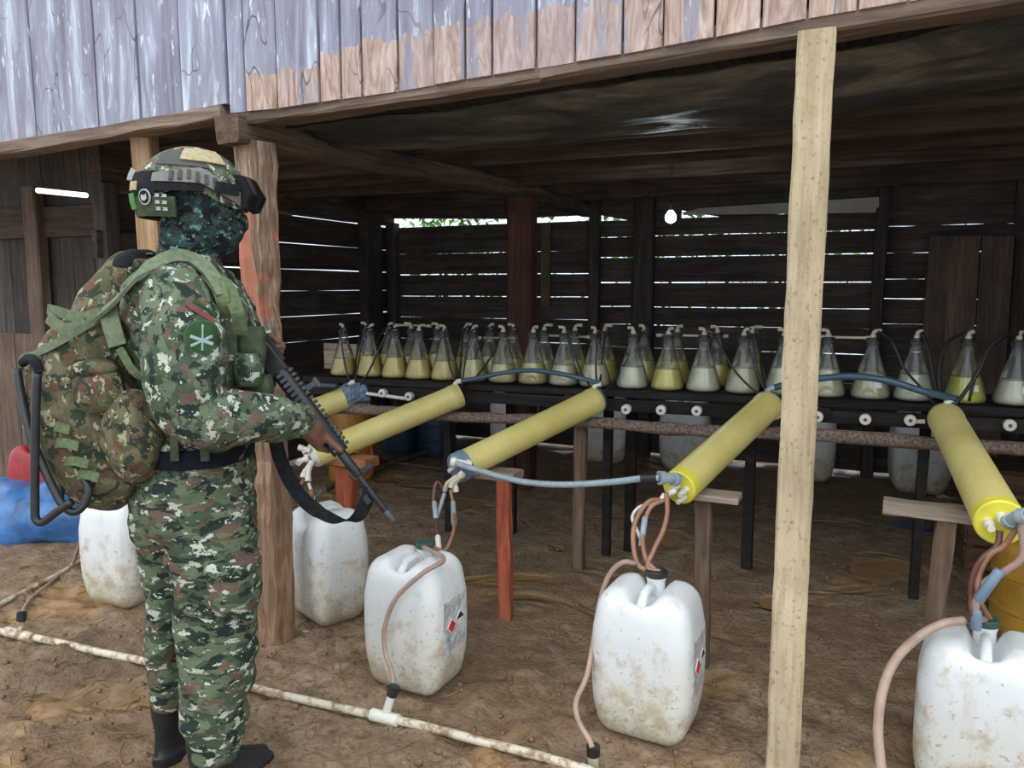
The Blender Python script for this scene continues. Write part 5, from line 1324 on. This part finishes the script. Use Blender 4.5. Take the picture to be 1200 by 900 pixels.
rl.build('rail_rib', M['patch_ink'], helm)
helpatch(D_(-72), D_(-128), D_(2), D_(8), M['black_cloth'], 'rail_band', 0.002, 0.006, 12, None, D_(-2), D_(16))
# goggle strap round the back, goggles on the brow
gs = helpatch(D_(-118), D_(-262), D_(-8), D_(20), M['black_cloth'], 'goggle_strap', 0.006, 0.004, 20, None, D_(-18), D_(14))
helpatch(D_(-98), D_(-145), D_(-27), D_(-6), M['olive'], 'neck_pad', 0.002, 0.010, 10, None, D_(-28), D_(-8))
helpatch(D_(-145), D_(-235), D_(-28), D_(-8), M['olive'], 'neck_pad', 0.002, 0.010, 10)
helpatch(D_(-147), D_(-168), D_(-20), D_(-4), M['patch_green'], 'flag_patch', 0.012, 0.003)
helpatch(D_(-142), D_(-160), D_(-1), D_(8), M['tan_patch'], 'name_patch', 0.011, 0.003)
helpatch(D_(-163), D_(-174), D_(10), D_(22), M['patch_grey'], 'strobe_light', 0.010, 0.012)
def disc(az, el, r, mat, nm, gr, n=20, poly=None):
    c = hel(az, el, gr); u_ = (hel(az - 0.05, el, gr) - c).normalized(); w_ = (hel(az, el + 0.05, gr) - c).normalized(); q_ = u_.cross(w_)
    if q_.dot(c - HC) < 0: q_ = -q_
    pts = [(math.cos(2*PI*k/n)*r, math.sin(2*PI*k/n)*r) for k in range(n)] if poly is None else poly
    mb = MB(); mb.loft([[c + u_*a + w_*b for a, b in pts], [c + u_*a + w_*b + q_*0.003 for a, b in pts]]); return mb.build(nm, mat, helm)
disc(D_(-128), D_(-8), 0.020, M['patch_grey'], 'round_patch', 0.013)
disc(D_(-128), D_(-8), 0.016, M['black_cloth'], 'patch_emblem', 0.0145)
disc(D_(-128), D_(-8), 0.009, M['patch_grey'], 'patch_emblem', 0.016, 12, [(-0.010, -0.004), (-0.002, -0.010), (0.008, -0.008), (0.010, 0.003), (0.002, 0.006), (-0.003, 0.001), (-0.008, 0.009)])
for k in range(3):
    for q in range(2): disc(D_(-107 - q*7), D_(-19 + k*6.5), 0.004, M['patch_grey'], 'patch_letter', 0.014, 4, [(-0.0065, -0.004), (0.0065, -0.004), (0.0065, -0.001), (0.001, -0.001), (0.0065, 0.004), (-0.0065, 0.004)])
gg = MB()
rr = []
for i in range(13):
    az = D_(lerp(-33, 33, i/12)); rr.append([hel(az, D_(-6), 0.004), hel(az, D_(-9), 0.030), hel(az, D_(4), 0.040), hel(az, D_(24), 0.020), hel(az, D_(27), 0.004)])
gg.loft(rr); gob = gg.build('goggles', M['black_cloth'], helm)
ln = MB(); rr = []
for i in range(13):
    az = D_(lerp(-29, 29, i/12)); rr.append([hel(az, D_(-7), 0.032), hel(az, D_(4), 0.044), hel(az, D_(21), 0.027), hel(az, D_(20), 0.018), hel(az, D_(-6), 0.022)])
ln.loft(rr); lob = ln.build('lens', M['lens'], person, smooth=True); lob['label'] = 'dark goggle lens'
lob.name = 'goggle_lens'
helpatch(D_(-38), D_(-62), D_(2), D_(13), M['black_cloth'], 'goggle_clip', 0.010, 0.010)
# chin strap
mb = MB(); mb.ribbon([hel(D_(-70), D_(0), -0.002), hc + FD*0.03 - LD*0.085 - ZD*0.05, hc + FD*0.07 - LD*0.045 - ZD*0.115], 0.016, 0.003, FD, 6); mb.build('chin_strap', M['black_cloth'], helm)
# belt
bl = MB(); bl.loft(rings([(184, 289, 536, 0, 0.155), (181, 290, 535, 0, 0.162), (180, 290, 516, 0, 0.162), (183, 289, 515, 0, 0.155)], 0.006)); bl.build('belt', M['belt'], person, smooth=True, sharp=50)
mb = MB(); 
for px in (240, 205): mb.box(S(px, 525, -0.172), (0.02, 0.02, 0.065), hrot)
mb.build('belt_loop', M['olive'], person)
# chest rig with pouches
def pouch(c, size, mat, nm, par, rot=None, bulge=0.2):
    mb = MB(); R_ = rot if rot is not None else hrot
    rr = []
    for i in range(7):
        z_ = -1 + 2*i/6; k = (1 - 0.18*abs(z_)**3)
        rr.append([c + R_ @ Vector((math.copysign(abs(math.cos(a))**0.55, math.cos(a))*size[0]/2*k, math.copysign(abs(math.sin(a))**0.55, math.sin(a))*size[1]/2*k, z_*size[2]/2)) for a in [2*PI*j/16 for j in range(16)]])
    mb.loft(rr); return mb.build(nm, mat, par, smooth=True, sharp=60)
vest = MB(); vest.loft(rings([(178, 300, 455, 0.01, 0.17), (174, 306, 430, 0.01, 0.178), (170, 302, 400, 0.01, 0.19), (165, 290, 370, 0.01, 0.207), (168, 276, 352, 0.01, 0.205)], 0.006))
vm = remesh(vest, 0.009, 3); vo = mesh_part(vm, 'chest_rig', M['olive'], person)
for px, py, of, sz in ((296, 405, -0.06, (0.07, 0.10, 0.10)), (292, 432, -0.09, (0.075, 0.10, 0.085)), (310, 428, 0.06, (0.07, 0.10, 0.12)), (302, 455, -0.03, (0.085, 0.11, 0.075))):
    pouch(S(px, py, of), sz, M['olive'] if py != 432 else M['camo'], 'pouch', vo)
for a_, b_ in (((268, 340), (283, 392)), ((255, 335), (262, 372))):
    mb = MB(); mb.ribbon([S(a_[0] - 14, a_[1] - 14, -0.13), S(*a_, -0.16), S((a_[0]+b_[0])/2 + 3, (a_[1]+b_[1])/2, -0.175), S(*b_, -0.15)], 0.035, 0.006, RT, 5); mb.build('strap', M['webbing'], vo)
# sleeve badges
def sleeve_pt(px, py, out=0.0):
    return S(px, py, -0.305 - out)
def sleeve_patch(poly, mat, nm, lift, par=person, cx=237, cy=394):
    base = S(cx, cy, -0.27); n_ = (-FH*0.93 + RT*0.36).normalized(); u_ = (RT - n_*RT.dot(n_)).normalized(); w_ = n_.cross(u_); w_ = w_ if w_.z > 0 else -w_
    s_ = 2.12 / 900.0
    mx_ = sum(x for x, y in poly)/len(poly); my_ = sum(y for x, y in poly)/len(poly)
    def on(x, y):
        p = base + u_*((x - cx)*s_) + w_*((cy - y)*s_) + n_*0.25
        h = JB.ray_cast(p, -n_)
        return (h[0] if h[0] is not None else p - n_*0.25) + n_*lift
    rr = [[on(lerp(mx_, x, t_), lerp(my_, y, t_)) for x, y in poly] for t_ in (0.02, 0.35, 0.7, 1.0)]
    rr.append([p - n_*0.006 for p in rr[-1]])
    mb = MB(); mb.loft(rr, cap=False); return mb.build(nm, mat, par, smooth=True, sharp=60)
sb_ = 0.004
circ = lambda cx, cy, r, n=28: [(cx + r*math.cos(2*PI*k/n), cy + r*math.sin(2*PI*k/n)) for k in range(n)]
bd = sleeve_patch(circ(237, 394, 17.5), M['olive'], 'sleeve_badge', sb_)
sleeve_patch(circ(237, 394, 15.5), M['patch_dark_green'], 'badge_field', sb_ + 0.0015, bd)
def bar(x0, y0, x1, y1, w): 
    d = math.hypot(x1-x0, y1-y0); nx_, ny_ = -(y1-y0)/d*w/2, (x1-x0)/d*w/2
    return [(x0+nx_, y0+ny_), (x1+nx_, y1+ny_), (x1-nx_, y1-ny_), (x0-nx_, y0-ny_)]
for ba in ((226, 393, 247, 402, 3.2), (226, 403, 247, 394, 3.2), (238, 382, 236.5, 408, 2.0)): sleeve_patch(bar(*ba), M['patch_pale'], 'badge_emblem', sb_ + 0.003, bd)
for k, (mt) in enumerate((M['patch_red'], M['patch_dark_green'])):
    sleeve_patch([(224 + k*5, 364 - k*5), (227 + k*5, 360 - k*5), (250 + k*3, 376 - k*4), (248 + k*3, 381 - k*4)], mt, 'sleeve_tab', 0.004)
# boots
def boot(f_, shaft_top, r_, FTD):
    mb = MB(); z0 = ground(f_.x, f_.y) - 0.008
    f = Vector((f_.x, f_.y, z0)); sd = FTD.cross(ZD)
    def sect(c, l0, l1, w):  # outline of the foot at one height
        return [c + FTD*(lerp(-l0, l1, (1 - math.cos(a))/2)) * 1.0 + sd*(math.sin(a)*w*(0.9 + 0.15*((1 - math.cos(a))/2))) for a in [2*PI*j/24 for j in range(24)]]
    rr = [sect(f, 0.068, 0.205, 0.046), sect(f + ZD*0.012, 0.072, 0.212, 0.050), sect(f + ZD*0.030, 0.072, 0.212, 0.050), sect(f + ZD*0.034, 0.066, 0.205, 0.046), sect(f + ZD*0.060, 0.062, 0.192, 0.045), sect(f + ZD*0.085, 0.058, 0.135, 0.044), sect(f + ZD*0.115, 0.056, 0.072, 0.045)]
    hh = max(0.2, shaft_top.z - z0)
    for z_ in (0.16, 0.22, hh): rr.append(sect(f + ZD*z_ + (shaft_top - f_)*Vector((1, 1, 0)).length*0 , 0.060, 0.060, 0.054))
    mb.loft(rr); o = mb.build('boot', M['boot'], person, smooth=True, sharp=45)
    mb = MB(); rr = [sect(f + ZD*z_, 0.074, 0.214, 0.052) for z_ in (-0.003, 0.018)]; mb.loft(rr); mb.build('sole', M['black_rubber'], o)
boot(NF, S(250, 868, -0.07), 0.055, FTN); boot(FF_, S(201, 812, 0.11), 0.052, FTD)

# ------------------------------------------------------------------ rifle
rifle = thing('rifle', RB - ZD*0.01, 'black rifle with a ribbed handguard held muzzle down by the soldier', 'rifle')
def rod(s0, s1, r, nm, mat, seg=16, par=rifle, up=0.0, side=0.0):
    L = (RB - RA).length; a_ = RA + RD*(L*s0) + RTOP*up + RSIDE*side; b_ = RA + RD*(L*s1) + RTOP*up + RSIDE*side
    mb = MB(); mb.lathe([(r*0.9, 0), (r, 0.003), (r, (b_-a_).length - 0.003), (r*0.9, (b_-a_).length)], a_, RD, seg); return mb.build(nm, mat, par, smooth=True)
LR = (RB - RA).length
def rpos(s_, up=0.0, side=0.0): return RA + RD*(LR*s_) + RTOP*up + RSIDE*side
def rbox(s0, s1, up0, up1, w, nm, mat, par=rifle):
    mb = MB(); mb.beam(rpos(s0, (up0+up1)/2), rpos(s1, (up0+up1)/2), w, up1 - up0, RTOP, 2, 0.0); return mb.build(nm, mat, par)
rod(-0.06, 0.17, 0.017, 'buffer_tube', M['gun'])
rbox(-0.10, 0.05, -0.075, 0.018, 0.032, 'stock', M['gun_poly'])
rbox(0.16, 0.36, -0.028, 0.026, 0.036, 'receiver', M['gun'])
rbox(0.17, 0.33, 0.024, 0.034, 0.020, 'top_rail', M['gun'])
mb = MB(); mb.beam(rpos(0.20, -0.03), rpos(0.175, -0.12), 0.028, 0.040, RD); mb.build('pistol_grip', M['gun_poly'], rifle)
mb = MB(); mb.beam(rpos(0.285, -0.02), rpos(0.30, -0.10), 0.024, 0.062, RD); mb.beam(rpos(0.30, -0.10), rpos(0.325, -0.165), 0.024, 0.060, RD); mb.build('magazine', M['gun'], rifle)
rod(0.355, 0.70, 0.024, 'handguard', M['gun_poly'])
rb = MB()
for k in range(17):
    s_ = 0.365 + k*0.0195
    rb.beam(rpos(s_, 0.028), rpos(s_ + 0.011, 0.028), 0.022, 0.011, RTOP)
    rb.beam(rpos(s_, 0, 0.027), rpos(s_ + 0.011, 0, 0.027), 0.010, 0.020, RTOP)
rb.build('rail_rib', M['gun_rib'], rifle)
mb = MB(); mb.beam(rpos(0.455, 0.03), rpos(0.455, 0.066), 0.012, 0.016, RD); mb.beam(rpos(0.44, 0.066), rpos(0.475, 0.066), 0.016, 0.010, RTOP); mb.build('flip_sight', M['gun_rib'], rifle)
rod(0.69, 0.985, 0.0095, 'barrel', M['gun'])
rod(0.70, 0.80, 0.014, 'gas_tube_cover', M['gun'])
mb = MB(); mb.beam(rpos(0.775, -0.012), rpos(0.805, -0.005), 0.020, 0.022, RTOP); mb.beam(rpos(0.795, 0.008), rpos(0.795, 0.048), 0.008, 0.014, RD); mb.build('front_sight', M['gun'], rifle)
rod(0.955, 1.0, 0.0125, 'muzzle_brake', M['gun_rib'])
mb = MB(); mb.beam(rpos(0.84, -0.022), rpos(0.90, -0.022), 0.016, 0.018, RTOP); mb.build('bayonet_lug', M['gun'], rifle)
sl = MB(); sl.ribbon([S(322, 505, 0.03), S(326, 530, 0.03), S(338, 560, 0.02), S(358, 588, 0.01), S(385, 606, 0.0), S(405, 610, 0.0), S(420, 605, 0.0), S(430, 585, 0.0), S(435, 572, 0.0)], 0.040, 0.004, lambda t: (RT*(0.75 - 0.5*t) + UP*0.65) if t < 0.45 else (RT*0.9 - UP*0.1 + FH*0.5), 6)
sl.build('sling', M['black_cloth'], rifle, smooth=True, sharp=50)
mb = MB(); mb.ribbon([S(318, 512, 0.03), S(300, 470, 0.06), S(276, 420, 0.12), S(256, 372, 0.16)], 0.03, 0.004, RT, 6); mb.build('sling_upper', M['black_cloth'], rifle)

# ------------------------------------------------------------------ backpack
pack = thing('backpack', S(110, 590, 0.03), 'bulging camouflage backpack with green straps worn on the soldier back', 'backpack')
PK = [(140, 188, 304, 0.02, 0.09), (128, 184, 318, 0.02, 0.12), (118, 178, 338, 0.02, 0.14), (104, 172, 360, 0.01, 0.155), (78, 172, 388, 0.0, 0.17), (54, 176, 416, 0.0, 0.178), (47, 180, 445, 0.0, 0.18), (46, 184, 478, 0.0, 0.18), (51, 186, 508, 0.0, 0.175), (64, 186, 536, 0.0, 0.17), (86, 180, 562, 0.0, 0.155), (108, 166, 580, 0.0, 0.12), (124, 152, 587, 0, 0.08)]
pb = MB(); pb.loft(rings(PK)); pb.ball(S(158, 520, -0.13), (0.075, 0.075, 0.10), None, 20, 14)
mesh_part(remesh(pb, 0.009, 4, 0.5, folds(0.011, 7, 9)), 'pack_body', M['camo_pack'], pack)
# side pouches on the near face
def blob(px, py, off, rad, nm, mat, amp=0.006, rot=None, sq=1.0):
    mb = MB(); mb.ball(S(px, py, off), rad, Matrix((RT, FH, ZD)).transposed() if rot is None else rot, 28, 18)
    return mesh_part(remesh(mb, 0.007, 3, 0.5, folds(amp, 14, 14)), nm, mat, pack)
blob(117, 457, -0.17, (0.062, 0.045, 0.062), 'side_pouch', M['camo_pack'])
blob(112, 432, -0.165, (0.058, 0.05, 0.022), 'pouch_flap', M['camo_pack'], 0.004)
blob(156, 508, -0.165, (0.072, 0.055, 0.115), 'bottle_pocket', M['camo_pack'], 0.008)
blob(133, 560, -0.08, (0.085, 0.09, 0.06), 'base_pocket', M['camo_pack'], 0.006)
blob(165, 312, 0.02, (0.045, 0.12, 0.045), 'top_lid', M['black_cloth'], 0.006)
def strap(pts, w, mat=None, nm='strap', across=None, th=0.005):
    mb = MB(); mb.ribbon(pts, w, th, across or (-FH*0.2 + UP*0.8 + RT*0.3), 6); return mb.build(nm, mat or M['webbing_pale'], pack, smooth=True, sharp=40)
# shoulder strap over the near shoulder
strap([S(112, 372, -0.17), S(138, 350, -0.20), S(160, 325, -0.22), S(182, 309, -0.19), S(205, 300, -0.15), S(226, 303, -0.12), S(245, 318, -0.14), S(262, 345, -0.17)], 0.036, M['webbing_pale'], 'shoulder_strap', FH*0.55 + UP*0.55 + RT*0.1, 0.009)
strap([S(122, 358, -0.13), S(120, 335, -0.10), S(128, 314, -0.06), S(146, 300, -0.02), S(178, 298, 0.02)], 0.030, M['webbing_pale'], 'frame_strap', FH*0.6 + RT*0.4)
strap([S(210, 296, -0.08), S(232, 303, -0.06), S(250, 318, -0.05)], 0.03, M['webbing'], 'collar_strap', FH*0.6 + UP*0.4)
strap([S(118, 366, -0.18), S(95, 372, -0.17), S(70, 366, -0.16), S(56, 362, -0.15)], 0.026, M['webbing_pale'], 'loose_strap')
strap([S(56, 372, -0.16), S(66, 380, -0.17), S(78, 386, -0.175), S(100, 378, -0.18)], 0.030, M['webbing_pale'], 'loose_strap')
strap([S(116, 372, -0.175), S(90, 388, -0.185), S(66, 402, -0.185), S(44, 414, -0.16), S(34, 420, -0.10)], 0.020, M['webbing_pale'], 'compression_strap')
strap([S(126, 362, -0.175), S(132, 385, -0.19), S(138, 405, -0.195)], 0.045, M['webbing_pale'], 'side_strap', RT)
strap([S(34, 440, -0.06), S(27, 424, -0.07), S(34, 414, -0.08), S(44, 416, -0.09), S(48, 432, -0.10)], 0.028, M['webbing_pale'], 'carry_loop', FH*0.9 + RT*0.2)
for py, x0, x1, of in ((500, 50, 82, -0.15), (519, 56, 92, -0.165), (540, 68, 104, -0.165), (556, 84, 116, -0.16)):
    strap([S(x0, py + 2, of + 0.02), S((x0+x1)/2, py, of - 0.035), S(x1, py + 4, of - 0.045)], 0.024, M['webbing'], 'molle_strap', UP)
strap([S(140, 408, -0.19), S(160, 438, -0.185), S(185, 443, -0.15)], 0.02, M['webbing'], 'side_strap', UP*0.6 + RT*0.3)
for px, py in ((172, 424), (178, 440)):
    mb = MB(); mb.box(S(px, py, -0.185), (0.03, 0.012, 0.022), hrot); mb.build('buckle', M['webbing'], pack)
# folded stool of black tubing hung from the pack
hk = thing('folding_stool', S(60, 612, -0.140), 'black tubular frame hanging from the rear of the backpack', 'stool frame')
for pts, nm in (([S(44, 436, -0.200), S(42, 480, -0.205), S(41, 540, -0.210), S(41, 590, -0.215), S(42, 608, -0.218), S(50, 612, -0.220), S(66, 600, -0.220), S(84, 588, -0.220)], 'frame_tube'), ([S(20, 432, -0.140), S(26, 470, -0.160), S(36, 510, -0.190), S(50, 545, -0.200), S(64, 575, -0.210), S(74, 592, -0.215), S(86, 600, -0.210), S(98, 592, -0.200), S(104, 574, -0.190), S(98, 560, -0.180)], 'frame_tube'), ([S(70, 530, -0.120), S(71, 560, -0.130), S(70, 585, -0.160)], 'frame_tube')):
    mb = MB(); mb.tube(pts, 0.0105, 12, smooth=6); mb.build(nm, M['gun'], hk, smooth=True, sharp=None)
mb = MB(); mb.tube([S(27, 425, -0.150), S(34, 420, -0.180), S(42, 424, -0.200), S(46, 436, -0.200)], 0.012, 10, smooth=4); mb.build('hang_loop', M['black_cloth'], hk, smooth=True)
